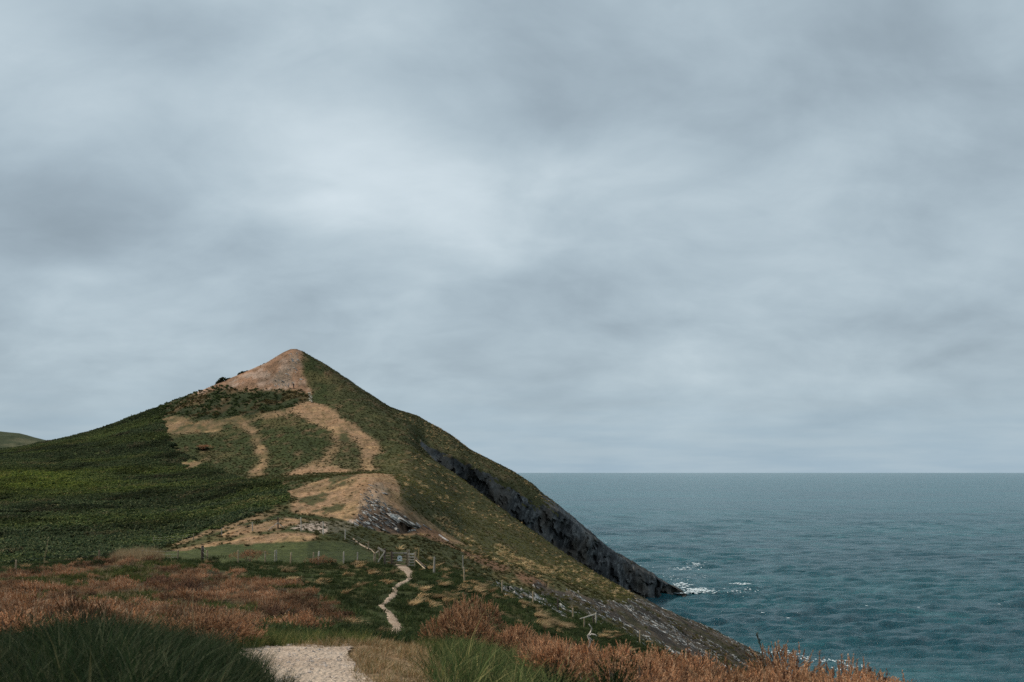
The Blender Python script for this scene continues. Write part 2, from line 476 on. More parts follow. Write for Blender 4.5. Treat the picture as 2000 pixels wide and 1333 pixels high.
# ================================================================== LAND
# feature lines of the land from the eye outwards: (photo column, photo row, distance in metres)
FEAT = [
    [(-900, 3000, 1.4), (2400, 3000, 1.4)],
    [(-900, 1420, 5), (0, 1392, 5), (260, 1388, 5), (420, 1420, 5), (560, 1500, 5), (640, 1550, 5), (800, 1550, 5), (1000, 1545, 5), (1200, 1600, 5), (2400, 1760, 5)],
    [(-900, 1320, 8), (0, 1300, 8), (300, 1300, 8), (480, 1312, 8), (620, 1316, 8), (760, 1318, 8), (900, 1345, 8), (1050, 1395, 8), (1300, 1470, 8), (1700, 1600, 8), (2400, 1760, 8)],
    [(-900, 1270, 12), (0, 1265, 12), (300, 1262, 12), (480, 1260, 12), (600, 1257, 12), (720, 1258, 12), (850, 1288, 12), (1000, 1330, 12), (1150, 1368, 12), (1300, 1410, 12), (1500, 1440, 12.5), (1600, 1452, 13), (1700, 1470, 13), (1800, 1520, 13), (2400, 1800, 13)],
    [(-900, 1235, 20), (0, 1232, 20), (300, 1228, 20), (480, 1240, 20), (600, 1256, 20), (720, 1262, 19), (850, 1266, 20), (950, 1278, 20.5), (1100, 1322, 20), (1300, 1400, 20), (1500, 1480, 20), (1700, 1580, 20), (2400, 1900, 20)],
    [(-900, 1190, 38), (0, 1186, 38), (300, 1190, 38), (500, 1205, 38), (640, 1222, 38), (770, 1239, 39), (900, 1240, 38), (1000, 1262, 38), (1100, 1292, 38), (1300, 1372, 38), (1500, 1470, 38), (1700, 1570, 38), (2400, 1950, 38)],
    [(-900, 1150, 55), (0, 1148, 55), (300, 1148, 55), (500, 1160, 55), (640, 1175, 55), (740, 1185, 52), (900, 1190, 56), (1000, 1216, 56), (1100, 1252, 56), (1200, 1290, 56), (1300, 1342, 56), (1500, 1442, 56), (1700, 1560, 56), (2400, 1950, 56)],
    [(-900, 1135, 68), (0, 1124, 71), (100, 1114, 73), (200, 1101, 75), (300, 1094, 78), (400, 1096, 80), (500, 1100, 81), (620, 1102, 82), (700, 1101, 83), (790, 1107, 84), (850, 1118, 83), (907, 1137, 81), (981, 1160, 80), (1041, 1180, 79), (1095, 1202, 78), (1162, 1222, 78), (1300, 1292, 78), (1500, 1395, 78), (1700, 1540, 78), (2400, 1950, 78)],
    [(-900, 1120, 92), (0, 1104, 94), (200, 1088, 95), (300, 1078, 94), (400, 1072, 94), (500, 1068, 94), (600, 1066, 94), (700, 1074, 93), (760, 1082, 95), (800, 1085, 96), (850, 1096, 97), (900, 1112, 97), (1000, 1140, 97), (1100, 1172, 97), (1200, 1220, 97), (1300, 1266, 97), (1500, 1368, 97), (1700, 1520, 97), (2400, 1950, 97)],
    [(-900, 1070, 112), (0, 1062, 113), (200, 1062, 112), (300, 1060, 108), (400, 1052, 105), (492, 1039, 103), (543, 1033, 102), (588, 1037, 101), (632, 1043, 100), (674, 1054, 99), (720, 1066, 102), (760, 1066, 104), (800, 1064, 107), (850, 1070, 111), (900, 1083, 113), (1000, 1114, 113), (1100, 1142, 114), (1200, 1180, 116), (1300, 1240, 117), (1400, 1292, 118), (1500, 1350, 118), (1700, 1510, 118), (2400, 1950, 118)],
    [(-900, 1025, 136), (0, 1020, 136), (200, 1022, 133), (300, 1030, 127), (400, 1026, 119), (500, 1010, 117), (600, 1015, 115), (680, 1030, 113), (740, 1041, 116), (790, 1045, 119), (850, 1052, 124), (900, 1068, 129), (1000, 1100, 131), (1100, 1131, 133), (1200, 1166, 136), (1300, 1224, 139), (1400, 1278, 143), (1500, 1330, 150), (1600, 1420, 155), (2400, 1950, 160)],
    [(-900, 988, 162), (0, 985, 162), (200, 985, 159), (300, 990, 153), (400, 990, 146), (500, 972, 140), (600, 968, 135), (680, 992, 124), (740, 985, 125), (790, 996, 129), (850, 1020, 140), (900, 1046, 146), (1000, 1086, 149), (1100, 1119, 153), (1200, 1153, 156), (1300, 1210, 159), (1400, 1260, 163), (1500, 1310, 171), (1600, 1400, 175), (2400, 1950, 180)],
    [(-900, 956, 188), (0, 955, 187), (200, 955, 186), (300, 955, 179), (400, 955, 171), (500, 945, 162), (600, 938, 158), (680, 930, 151), (735, 928, 147), (800, 950, 150), (850, 982, 160), (900, 1018, 166), (1000, 1063, 171), (1100, 1106, 173), (1200, 1145, 176), (1300, 1199, 179), (1400, 1245, 181), (1500, 1297, 184), (1600, 1390, 190), (2400, 1950, 200)],
    [(-900, 925, 218), (0, 925, 217), (300, 925, 211), (400, 925, 206), (500, 929, 201), (600, 925, 196), (680, 923, 191), (735, 923, 190), (800, 925, 194), (850, 950, 199), (900, 986, 201), (1000, 1031, 200), (1100, 1089, 197), (1200, 1141.5, 196), (1300, 1191, 194), (1400, 1236, 193), (1500, 1286, 192), (1600, 1390, 200), (2400, 1950, 210)],
    [(-900, 905, 242), (0, 903, 241), (200, 900, 241), (300, 890, 239), (400, 885, 239), (500, 880, 236), (600, 870, 233), (680, 880, 226), (740, 890, 222), (800, 880, 226), (850, 900, 236), (900, 935, 232), (1000, 1010, 222), (1100, 1080, 208), (1150, 1112, 204), (1200, 1140, 201), (1300, 1190, 198), (1400, 1235, 196), (1500, 1285.5, 194), (1600, 1390, 204), (2400, 1950, 215)],
    [(-900, 893, 266), (0, 890, 266), (200, 868, 263), (300, 853, 263), (400, 845, 263), (500, 840, 261), (600, 830, 258), (680, 836, 250), (740, 848, 244), (800, 862, 242), (850, 905, 246), (900, 965, 250), (1000, 1062, 250), (1100, 1135, 252), (1200, 1210, 254), (1300, 1230, 256), (1600, 1390, 260), (2400, 1950, 265)],
    [(-900, 886, 288), (0, 884, 287), (200, 850, 286), (300, 824, 286), (400, 808, 286), (500, 803, 283), (600, 795, 283), (680, 803, 273), (740, 820, 263), (800, 846, 254), (850, 899, 255), (900, 962, 257), (1000, 1062, 261), (1100, 1135, 267), (1200, 1190, 272), (1280, 1200, 280), (1345, 1180, 291), (1400, 1205, 300), (1600, 1390, 305), (2400, 1950, 310)],
    [(-900, 880, 296), (0, 882, 296), (200, 841, 299), (300, 809, 301), (400, 780, 301), (500, 764, 301), (575, 757, 303), (600, 764, 299), (680, 777, 286), (740, 803, 275), (800, 836, 262), (830, 868, 259), (850, 878, 260), (900, 897, 263), (960, 928, 266), (1000, 950, 269), (1050, 980, 274), (1090, 997, 278), (1160, 1049, 282), (1200, 1083, 285), (1250, 1111, 288), (1300, 1139, 291), (1345, 1163, 292.5), (1400, 1207, 302), (1600, 1390, 307), (2400, 1950, 312)],
    [(-900, 875, 300), (0, 879, 302), (60, 873, 302), (120, 862, 303), (205, 836, 306), (300, 800, 311), (380, 768, 316), (430, 748, 318), (520, 709, 325), (553, 689, 329), (568, 682, 330), (578, 681.5, 330), (590, 686, 330), (640, 715, 328), (700, 755, 324), (760, 795, 321), (820, 815, 318), (880, 850, 314), (920, 880, 311), (1000, 920, 307), (1040, 945, 304), (1060, 965, 302), (1090, 985, 300), (1160, 1045, 297), (1200, 1079, 296), (1250, 1107, 296), (1300, 1136, 296.5), (1345, 1162, 296.5), (1400, 1207, 305), (1600, 1390, 310), (2400, 1950, 315)],
    [(-900, 895, 345), (0, 893, 345), (200, 860, 345), (380, 812, 352), (573, 738, 362), (700, 815, 358), (880, 905, 350), (1000, 985, 346), (1090, 1060, 340), (1200, 1140, 330), (1300, 1160, 322), (1345, 1175, 318), (1400, 1207, 315), (1600, 1390, 320), (2400, 1950, 325)],
    [(-900, 940, 470), (0, 945, 470), (573, 920, 470), (800, 1020, 460), (1000, 1085, 430), (1200, 1110, 400), (1345, 1130, 380), (1400, 1140, 370), (1600, 1390, 370), (2400, 1950, 380)],
]
ROWS = [8, 14, 16, 16, 18, 18, 16, 18, 18, 22, 26, 26, 22, 22, 22, 22, 34, 20, 14, 8]
cpx = np.unique(np.concatenate([np.arange(-900, -100, 12.0), np.arange(-100, 1560, 3.0), np.arange(1560, 2400, 12.0)]))
NC = len(cpx)
K = len(FEAT)


def gsmooth(v, sig):
    n = int(sig * 3 / 3.0) + 1
    k = np.exp(-0.5 * (np.arange(-n, n + 1) * 3.0 / sig) ** 2); k /= k.sum()
    return np.convolve(np.pad(v, n, mode='edge'), k, 'valid')


PY = np.zeros((K, NC)); LD = np.zeros((K, NC))
for i, f in enumerate(FEAT):
    a = np.array(f, float)
    sig = 3.2 if i in (18,) else (7.0 if i in (16, 17, 14) else 14.0)
    PY[i] = gsmooth(np.interp(cpx, a[:, 0], a[:, 1]), sig)
    LD[i] = gsmooth(np.interp(cpx, a[:, 0], np.log(a[:, 2])), max(sig, 12.0))
for i in range(1, K): LD[i] = np.maximum(LD[i], LD[i - 1] + 0.002)


def pchip_cols(x, y, rows):
    """monotone cubic per column; x increasing (K,NC); returns (R,NC) arrays"""
    h = np.diff(x, axis=0); dl = np.diff(y, axis=0) / h
    m = np.zeros_like(y)
    same = dl[:-1] * dl[1:] > 0
    w1 = 2 * h[1:] + h[:-1]; w2 = h[1:] + 2 * h[:-1]
    with np.errstate(divide='ignore', invalid='ignore'):
        hm = (w1 + w2) / (w1 / dl[:-1] + w2 / dl[1:])
    m[1:-1] = np.where(same, hm, 0.0)
    m[0], m[-1] = dl[0], dl[-1]
    ox, oy, ot = [], [], []
    for i in range(len(rows)):
        n = rows[i]
        for j in range(n + (1 if i == len(rows) - 1 else 0)):
            t = j / n
            h00, h10, h01, h11 = 2 * t**3 - 3 * t**2 + 1, t**3 - 2 * t**2 + t, -2 * t**3 + 3 * t**2, t**3 - t**2
            ox.append(x[i] + h[i] * t)
            oy.append(h00 * y[i] + h10 * h[i] * m[i] + h01 * y[i + 1] + h11 * h[i] * m[i + 1])
            ot.append(i + t)
    return np.array(ox), np.array(oy), np.array(ot)


GL, GP, TT = pchip_cols(LD, PY, ROWS)
GD = np.exp(GL)
NR = len(TT)
GX = np.broadcast_to(cpx, GD.shape).copy()
TF = np.broadcast_to(TT[:, None], GD.shape)
WX = (GX - CX) / F * GD
WY = GD.copy()
WZ = CZ + (HY - GP) / F * GD

# ---- what covers the land, read off the photograph, stored on the land itself
jx = 5.0 * fbm(WX / 9, WY / 9, 3, 1) * np.clip(GD / 150, 0.4, 1) + 4.5 * fbm(WX / 1.6, WY / 3.0, 3, 2)
jy = 2.2 * fbm(WX / 9, WY / 9, 3, 3) + 2.2 * fbm(WX / 1.8, WY / 3.0, 3, 4)
QX, QY = GX + jx, GP + jy
COVER = {}


_fr = fbm(WX / 0.9, WY / 1.8, 3, 5) + 0.6 * fbm(WX / 3.2, WY / 5.0, 2, 6)


SOFT = {}


def soft(mk):
    w_ = mk.astype(float)
    for _ in range(10):
        w_[1:-1] = 0.25 * w_[:-2] + 0.5 * w_[1:-1] + 0.25 * w_[2:]
        w_[:, 1:-1] = 0.25 * w_[:, :-2] + 0.5 * w_[:, 1:-1] + 0.25 * w_[:, 2:]
    return w_


def frayed(mk):
    w_ = mk.astype(float)
    for _ in range(7):
        w_[1:-1] = 0.25 * w_[:-2] + 0.5 * w_[1:-1] + 0.25 * w_[2:]
        w_[:, 1:-1] = 0.25 * w_[:, :-2] + 0.5 * w_[:, 1:-1] + 0.25 * w_[:, 2:]
    return w_ > np.clip(0.5 + 0.55 * _fr, 0.06, 0.94)


def cover(name, polys=(), lines=(), dmin=0, dmax=1e9):
    mk = np.zeros(GD.shape, bool)
    for p in polys: mk |= inpoly(QX, QY, p)
    for l in lines: mk |= nearline(QX, QY, l)
    mk &= (GD >= dmin) & (GD <= dmax)
    if name in ('dry', 'rust', 'pale'):
        w_ = soft(mk); SOFT[name] = np.maximum(SOFT.get(name, 0), np.clip((w_ - 0.10 - 0.36 * _fr) * 1.9, 0, 1))
    mk = frayed(mk)
    COVER[name] = COVER.get(name, np.zeros(GD.shape, bool)) | mk
    return mk


cover('dry', [
    [(573, 678), (592, 687), (580, 706), (583, 722), (590, 737), (600, 748), (608, 766), (598, 767), (560, 760), (520, 764), (480, 762), (430, 758), (418, 766), (385, 772), (372, 768), (430, 740), (475, 722), (520, 702), (555, 684)],
    [(570, 799), (580, 790), (605, 784), (630, 789), (650, 803), (665, 820), (690, 830), (710, 845), (735, 868), (747, 880), (738, 885), (726, 890), (722, 905), (733, 919), (706, 921), (708, 900), (710, 888), (698, 868), (688, 852), (684, 858), (676, 866), (662, 866), (655, 875), (659, 855), (652, 842), (630, 833), (600, 820), (577, 808)],
    [(338, 810), (350, 815), (375, 822), (430, 822), (460, 814), (480, 817), (540, 804), (572, 801), (562, 811), (500, 819), (470, 829), (432, 829), (425, 851), (400, 849), (370, 845), (340, 848), (322, 850), (330, 830)],
    [(350, 905), (362, 899), (400, 899), (395, 912), (370, 919), (355, 913)],
    [(520, 942), (560, 929), (600, 920), (640, 911), (676, 916), (690, 925), (640, 936), (590, 938)],
], [
    [(658, 850, 5), (655, 872, 6), (640, 892, 6), (620, 907, 7), (590, 918, 9), (545, 936, 8)],
    [(482, 788, 4), (473, 805, 4), (467, 818, 5), (475, 832, 10), (490, 842, 16), (498, 855, 9), (504, 868, 11), (513, 880, 16), (519, 895, 12), (514, 910, 9), (500, 922, 20), (488, 936, 16)],
    [(500, 886, 10), (515, 884, 16)], [(330, 815, 5), (323, 848, 4)], [(607, 764, 5), (605, 786, 4)],
], 192, 345)
cover('dry', [
    [(545, 968), (600, 946), (640, 935), (680, 928), (735, 925), (770, 930), (778, 945), (782, 966), (770, 978), (800, 998), (835, 1018), (870, 1043), (905, 1062), (880, 1060), (840, 1044), (800, 1046), (760, 1043), (720, 1030), (640, 1010), (590, 1005), (560, 1000), (572, 985), (592, 974)],
    [(330, 1078), (400, 1061), (480, 1049), (540, 1042), (600, 1040), (634, 1050), (560, 1058), (450, 1065), (380, 1073)],
    [(420, 1048), (470, 1030), (540, 1020), (570, 1012), (590, 1022), (520, 1036), (440, 1050)],
], [[(330, 1066, 4), (400, 1042, 6), (500, 1014, 6), (560, 990, 5)]], 90, 190)
cover('green_streak', [[(640, 932), (690, 925), (700, 930), (660, 940), (645, 943)], [(576, 984), (600, 970), (645, 962), (638, 974), (612, 986)], [(590, 1004), (640, 990), (684, 982), (670, 994), (620, 1006)], [(655, 858), (672, 844), (688, 852), (680, 864), (664, 868)],
      [(636, 950), (668, 940), (700, 934), (676, 946), (648, 954)]], [], 120, 260)
cover('gravelly', [[(560, 1031), (620, 1021), (690, 1018), (702, 1030), (672, 1041), (636, 1046), (600, 1036)]], [], 90, 140)
cover('grey_rock', [[(530, 742), (548, 728), (562, 720), (580, 734), (586, 742), (566, 752), (548, 757), (534, 752)], [(556, 700), (575, 696), (590, 706), (575, 712), (556, 714)]], [], 290, 340)
cover('grey_rock', [[(700, 965), (720, 945), (748, 938), (757, 960), (745, 978), (722, 988), (705, 980)], [(698, 988), (715, 977), (738, 974), (762, 990), (792, 1010), (804, 1020), (788, 1044), (750, 1040), (718, 1030), (693, 1022)]], [], 108, 160)
cover('dark_earth', [[(700, 990), (736, 985), (764, 998), (792, 1014), (802, 1022), (786, 1043), (748, 1039), (716, 1029), (695, 1021)]], [], 108, 160)
cover('rust', [[(800, 1028), (830, 1030), (860, 1042), (885, 1062), (940, 1084), (1000, 1110), (985, 1122), (930, 1098), (880, 1068), (835, 1050), (806, 1042)], [(720, 1030), (760, 1006), (800, 1014), (770, 1040)]], [], 100, 160)
cover('rust', [[(1010, 1112), (1050, 1128), (1070, 1142), (1040, 1146), (1010, 1128)]], [], 80, 170)
cover('pale', [[(962, 1058), (985, 1068), (1012, 1090), (1082, 1117), (1070, 1123), (1000, 1102), (968, 1084)], [(835, 1000), (870, 1012), (900, 1040), (930, 1060), (900, 1052), (860, 1024)]], [], 95, 200)
cover('shore_rock', [[(1140, 1102), (1165, 1108), (1238, 1166), (1222, 1180), (1150, 1168), (1050, 1136), (1035, 1145), (1060, 1170), (1100, 1195), (1160, 1230), (1250, 1285), (1330, 1330), (1520, 1420), (1560, 1290), (1400, 1228), (1300, 1183), (1200, 1133)]], [], 84, 205)
cover('shore_rock', [[(958, 1136), (985, 1146), (1020, 1156), (1062, 1173), (1114, 1200), (1108, 1210), (1060, 1197), (1000, 1167), (962, 1150)]], [], 78, 140)
COVER['bracken'] = (GD > 92) & (GD < 345) & inpoly(QX, QY, [(-900, 1125), (0, 1110), (200, 1092), (280, 1080), (330, 1064), (420, 1036), (500, 1008), (560, 978), (570, 960), (540, 940), (480, 940), (420, 918), (340, 880), (300, 790), (-900, 860)])
COVER['scrub'] = (GD > 270) & inpoly(QX, QY, [(250, 812), (380, 768), (430, 756), (480, 762), (530, 764), (570, 760), (605, 768), (600, 785), (572, 796), (540, 802), (480, 812), (400, 820), (330, 808), (300, 830)])
COVER['field'] = (GD > 80) & (GD < 108) & inpoly(QX, QY, [(262, 1094), (330, 1079), (400, 1064), (500, 1056), (620, 1056), (690, 1062), (735, 1090), (735, 1099), (600, 1100), (400, 1096), (290, 1094)]) & ~COVER['dry']
COVER['heath'] = (GD > 13) & (GD < 82) & inpoly(QX, QY, [(-900, 1140), (0, 1122), (120, 1112), (220, 1096), (300, 1098), (360, 1108), (420, 1118), (520, 1134), (590, 1150), (640, 1175), (680, 1205), (660, 1225), (560, 1235), (400, 1250), (300, 1300), (-900, 1320)])

dark_g, bracken_c = np.array([0.040, 0.050, 0.020]), np.array([0.032, 0.050, 0.017])
C3 = np.zeros(GD.shape + (3,))
C3[:] = (0.046, 0.056, 0.022)


def paint(mask, col, amt=1.0):
    wgt = (mask.astype(float) * amt)[..., None]
    C3[:] = C3 * (1 - wgt) + np.array(col) * wgt


far = GD > 92
n_a = fbm(WX / 22, WY / 22, 4, 11); n_b = fbm(WX / 5, WY / 5, 3, 12); n_c = fbm(WX / 60, WY / 25, 3, 13)
paint(far, (0.040, 0.050, 0.019))
paint(far & (GX > 640), (0.090, 0.084, 0.040), 0.8)
paint(far & (GX > 640) & (GD > 215) & (GX < 830), (0.046, 0.052, 0.022), 0.8)
paint(COVER['bracken'], bracken_c)
paint(COVER['bracken'] & (n_a + 0.5 * n_b > 0.1), (0.050, 0.072, 0.020), 0.6)
paint(COVER['scrub'], (0.030, 0.038, 0.018), 0.8)
paint(COVER['scrub'] & (n_b > 0.15), (0.085, 0.055, 0.030), 0.6)
paint(far & (n_b + n_a > 0.45) & ~COVER['bracken'], (0.095, 0.080, 0.036), 0.6)
left_bare = np.where((GD > 192) & (GX < 560) & (GP > 790), 0.46 + 0.9 * fbm(WX / 3.0, WY / 6, 3, 16), 1.0)
paint(SOFT['dry'] * np.clip(left_bare, 0.1, 1), (0.285, 0.180, 0.112))
paint(COVER['dry'] & (n_b > 0.2), (0.36, 0.235, 0.13), 0.7)
paint(COVER['dry'] & (_fr < -0.28), (0.14, 0.105, 0.05), 0.7)
paint(COVER['dry'] & (_fr > 0.33), (0.22, 0.13, 0.07), 0.7)
paint(COVER['dry'] & (GD > 295), (0.27, 0.155, 0.105), 0.8)
paint(COVER['dry'] & (GD > 295) & (fbm(WX / 3.5, WY / 3.5, 4, 14, .65) > 0.16), (0.36, 0.27, 0.225), 0.75)
paint(COVER['dry'] & (GD > 295) & (fbm(WX / 4.5, WY / 3.0, 4, 15, .65) > 0.2), (0.14, 0.085, 0.055), 0.75)
paint(COVER['green_streak'], (0.046, 0.054, 0.022), 0.9)
paint(SOFT['rust'], (0.175, 0.098, 0.062), 0.9)
paint(COVER['pale'] & (n_b > -0.1), (0.33, 0.25, 0.13), 0.8)
paint(COVER['gravelly'], (0.40, 0.32, 0.28), 0.9)
paint(COVER['grey_rock'], (0.24, 0.185, 0.145), 0.6)
paint(COVER['dark_earth'], (0.085, 0.058, 0.044), 0.8)
paint(COVER['shore_rock'], (0.092, 0.071, 0.056), 0.95)
paint(COVER['shore_rock'] & (fbm((WX * 0.8 + WZ * 0.6) / 1.2, WY / 16.0, 3, 26) > 0.12), (0.05, 0.043, 0.040), 0.8)
paint(COVER['shore_rock'] & (fbm(WX / 7, WY / 12, 3, 27) > 0.25), (0.060, 0.056, 0.030), 0.7)
near = GD <= 92
paint(near, (0.042, 0.050, 0.020))
paint(near & (n_b > 0.2), (0.11, 0.09, 0.04), 0.5)
paint(COVER['heath'], (0.060, 0.042, 0.028), 0.9)
paint(near & inpoly(QX, QY, [(560, 1262), (700, 1252), (800, 1262), (870, 1300), (900, 1400), (700, 1600), (640, 1600)]) & (GD < 16), (0.30, 0.20, 0.125), 0.9)
paint((GD > 92) & (GD < 128) & (GX > 640) & (GX < 960) & ~COVER['rust'] & ~COVER['dry'] & ~COVER['grey_rock'], (0.040, 0.047, 0.021), 0.8)
paint(COVER['field'], (0.062, 0.074, 0.030))
paint(COVER['field'] & (GX > 600), (0.040, 0.050, 0.022), 0.8)
for mkey, sg in (('soft', 1),):     # a little blending between neighbours
    for _ in range(1):
        C3[1:-1, 1:-1] = C3[1:-1, 1:-1] * 0.5 + 0.125 * (C3[2:, 1:-1] + C3[:-2, 1:-1] + C3[1:-1, 2:] + C3[1:-1, :-2])

# ---- relief
amp = np.interp(GD, [1, 8, 20, 60, 100, 200, 400], [0.02, 0.04, 0.10, 0.16, 0.18, 0.28, 0.35])
amp = amp * np.where(COVER['bracken'], 1.2, 1.0) * np.where(COVER['dry'], 0.45, 1.0) * np.where(COVER['gravelly'], 0.2, 1.0) * np.where(COVER['scrub'], 2.0, 1.0)
rel = fbm(WX / 4.5, WY / 4.5, 4, 21, 0.6)
WZ += amp * rel * np.where(GD > 5, 1, GD / 5)
WZ += np.where(COVER['shore_rock'], 1.0, 0.0) * 0.55 * fbm((WX * 0.8 + WZ * 0.6) / 2.4, WY / 7.0, 4, 23, 0.6)
rk = COVER['grey_rock'] & (GD < 170)
WZ += rk * (0.35 * fbm((WX + WZ) / 1.2, WY / 3.0, 4, 24, 0.6))
# the small cave under the outcrop: the hillside pushed inwards
cave = np.exp(-(((GX - 790) / 11.0) ** 2 + ((GP - 1030) / 9.0) ** 2)) * ((GD > 108) & (GD < 150))
WY += cave * 5.0
WZ -= cave * 0.8
# cliff face: joints and ledges
cl = smooth01((GX - 815) / 40.0) * smooth01(1 - np.abs(TF - 16.5) / 0.75)
bl = np.floor((WX + 0.25 * WZ) / 1.9 + 0.7 * fbm(WX / 3, WZ / 3, 2, 31)); bz = np.floor(WZ / 4.0 + hash2(bl, bl * 0, 5) * 3)
led = np.floor((WZ - 0.5 * WX) / 5.5 + 0.8 * fbm(WX / 9, WZ / 9, 2, 46))
WY += cl * 2.2 * (hash2(led, led * 0 + 3, 47) - 0.5)
WY += cl * (3.4 * (hash2(bl, bz, 33) - 0.5) + 8.0 * np.abs(fbm(WX / 12.0 + WZ / 30, WZ / 30.0, 3, 34)) + 2.6 * fbm((WX + 0.5 * WZ) / 6.0, (WZ - 0.55 * WX) / 4.5, 3, 45) + 1.6 * fbm(WX / 1.3, WZ / 5.0, 3, 35))
WZ += cl * 0.5 * fbm(WX / 1.5, WZ / 2.0, 3, 36)
crest = smooth01((GX - 1080) / 60.0) * smooth01(1 - np.abs(TF - 17.6) / 1.0)
WZ += crest * 0.9 * fbm(WX / 2.6, WY / 2.6, 4, 37, 0.6)

P3 = np.stack([WX, WY, WZ], -1)
idx = np.arange(NR * NC).reshape(NR, NC)
quads = np.stack([idx[:-1, :-1], idx[:-1, 1:], idx[1:, 1:], idx[1:, :-1]], -1)      # (NR-1, NC-1, 4)
zmax = np.maximum(np.maximum(WZ[:-1, :-1], WZ[:-1, 1:]), np.maximum(WZ[1:, :-1], WZ[1:, 1:]))
keep = zmax > -1.2
tfm = 0.5 * (TF[:-1, :-1] + TF[1:, :-1]); gxm = 0.5 * (GX[:-1, :-1] + GX[:-1, 1:])
lip = 16.86 + 0.30 * fbm(P3[:-1, :-1, 0] / 3.0, P3[:-1, :-1, 1] / 3.0 + P3[:-1, :-1, 2] / 3.0, 4, 38, .65)
rockf = ((tfm > 15.85) & (tfm < lip) & (gxm > 822)) | ((gxm > 1075 + 30 * fbm(P3[:-1, :-1, 2] / 3.0, P3[:-1, :-1, 1] / 3.0, 2, 39)) & (tfm > 15.5))
# rocky slope down to the water
def land(name, sel, mat, smooth):
    q = quads[sel & keep]
    u, inv = np.unique(q.ravel(), return_inverse=True)
    me = mesh_np(name, P3.reshape(-1, 3)[u], inv.reshape(-1, 4), mat, C3.reshape(-1, 3)[u], smooth)
    return tag(link(name, me), kind='structure')


land('ground', tfm < 8, M_TERR, True)
land('hill', (tfm >= 8) & ~rockf, M_TERR, True)
land('sea_cliff', rockf, M_CLIFF, False)

# surface lookup
_q = quads[keep].reshape(-1, 4)
BVH = BVHTree.FromPolygons([tuple(p) for p in P3.reshape(-1, 3).tolist()], _q.tolist())
EYE = Vector((0, 0, CZ))


def hit(px, py):
    """the point of the land that the photograph shows at a pixel"""
    d = Vector(((px - CX) / F, 1.0, (HY - py) / F)).normalized()
    p, n, i, dist = BVH.ray_cast(EYE, d)
    return p


def drop(x, y):
    p, n, i, dist = BVH.ray_cast(Vector((x, y, 200)), Vector((0, 0, -1)))
    return p.z if p else 0.0


def at(px, d):
    x = (px - CX) / F * d
    return Vector((x, d, drop(x, d)))


# ------------------------------------------------------------------ far hill on the left
def far_hill():
    us = np.linspace(-1500, 260, 120); vs_ = np.linspace(0, 1, 40)
    U, V = np.meshgrid(us, vs_)
    sky_py = np.interp(U, [-1500, -600, -200, 0, 40, 100, 180, 260], [830, 800, 822, 843, 848, 862, 885, 920])
    D = 700 + 260 * V
    py = 935 + (sky_py - 935) * smooth01(V * 1.0)
    x = (U - CX) / F * D; z = CZ + (HY - py) / F * D
    z += 1.6 * fbm(x / 30, D / 30, 4, 41)
    i = np.arange(U.size).reshape(U.shape)
    # back side
    q = np.stack([i[:-1, :-1], i[:-1, 1:], i[1:, 1:], i[1:, :-1]], -1).reshape(-1, 4)
    n = fbm(x / 60, D / 40, 4, 42)
    c = np.where((n > 0.12)[..., None], (0.085, 0.085, 0.050), (0.045, 0.056, 0.030))
    c = np.where((V > 0.93)[..., None], (0.05, 0.06, 0.035), c)
    hedge = (np.abs(np.sin(U / 38.0 + 3 * V)) < 0.08) & (V < 0.9)
    c = np.where(hedge[..., None], (0.03, 0.04, 0.02), c)
    back = np.stack([x[-1], D[-1] + 220, z[-1] - 60], -1)
    v = np.concatenate([np.stack([x, D, z], -1).reshape(-1, 3), back])
    k = U.size
    bq = np.stack([i[-1, :-1], i[-1, 1:], k + np.arange(1, len(us)), k + np.arange(len(us) - 1)], -1)
    cc = np.concatenate([c.reshape(-1, 3), np.full((len(us), 3), 0.05)])
    tag(link('far_hill', mesh_np('far_hill', v, np.concatenate([q, bq]), M_TERR, cc, True)), kind='structure')


far_hill()

# ------------------------------------------------------------------ sea
def sea():
    d = np.concatenate([np.exp(np.linspace(math.log(60), math.log(1800), 700)), np.exp(np.linspace(math.log(1800), math.log(70000), 60))[1:]])
    u = np.concatenate([np.linspace(-1.3, -0.1, 40)[:-1], np.linspace(-0.1, 0.62, 430), np.linspace(0.62, 1.5, 60)[1:]])
    U, D = np.meshgrid(u, d)
    x = U * D
    dd = np.gradient(d)[:, None]
    z = np.zeros(x.shape)
    r = np.random.default_rng(3)
    grp = 0.75 + 0.5 * fbm(x / 60, D / 45, 3, 51)
    for k in range(80):
        lam = math.exp(r.uniform(math.log(1.9), math.log(15)))
        th = R(-90 + r.normal(0, 26) + 8)
        kx, ky = math.cos(th) * 2 * math.pi / lam, math.sin(th) * 2 * math.pi / lam
        a = 0.058 * lam / (2 * math.pi) * min(1.0, 7.0 / lam) ** 0.5
        vis = np.clip((lam / dd - 2.2) / 1.5, 0, 1)
        ph = kx * x + ky * D + r.uniform(0, 6.28)
        z += a * vis * (np.sin(ph) + 0.3 * np.cos(2 * ph))
    z *= grp
    i = np.arange(x.size).reshape(x.shape)
    q = np.stack([i[:-1, :-1], i[:-1, 1:], i[1:, 1:], i[1:, :-1]], -1).reshape(-1, 4)
    tag(link('sea', mesh_np('sea', np.stack([x, D, z], -1).reshape(-1, 3), q, M_SEA, None, True)), kind='structure')


sea()


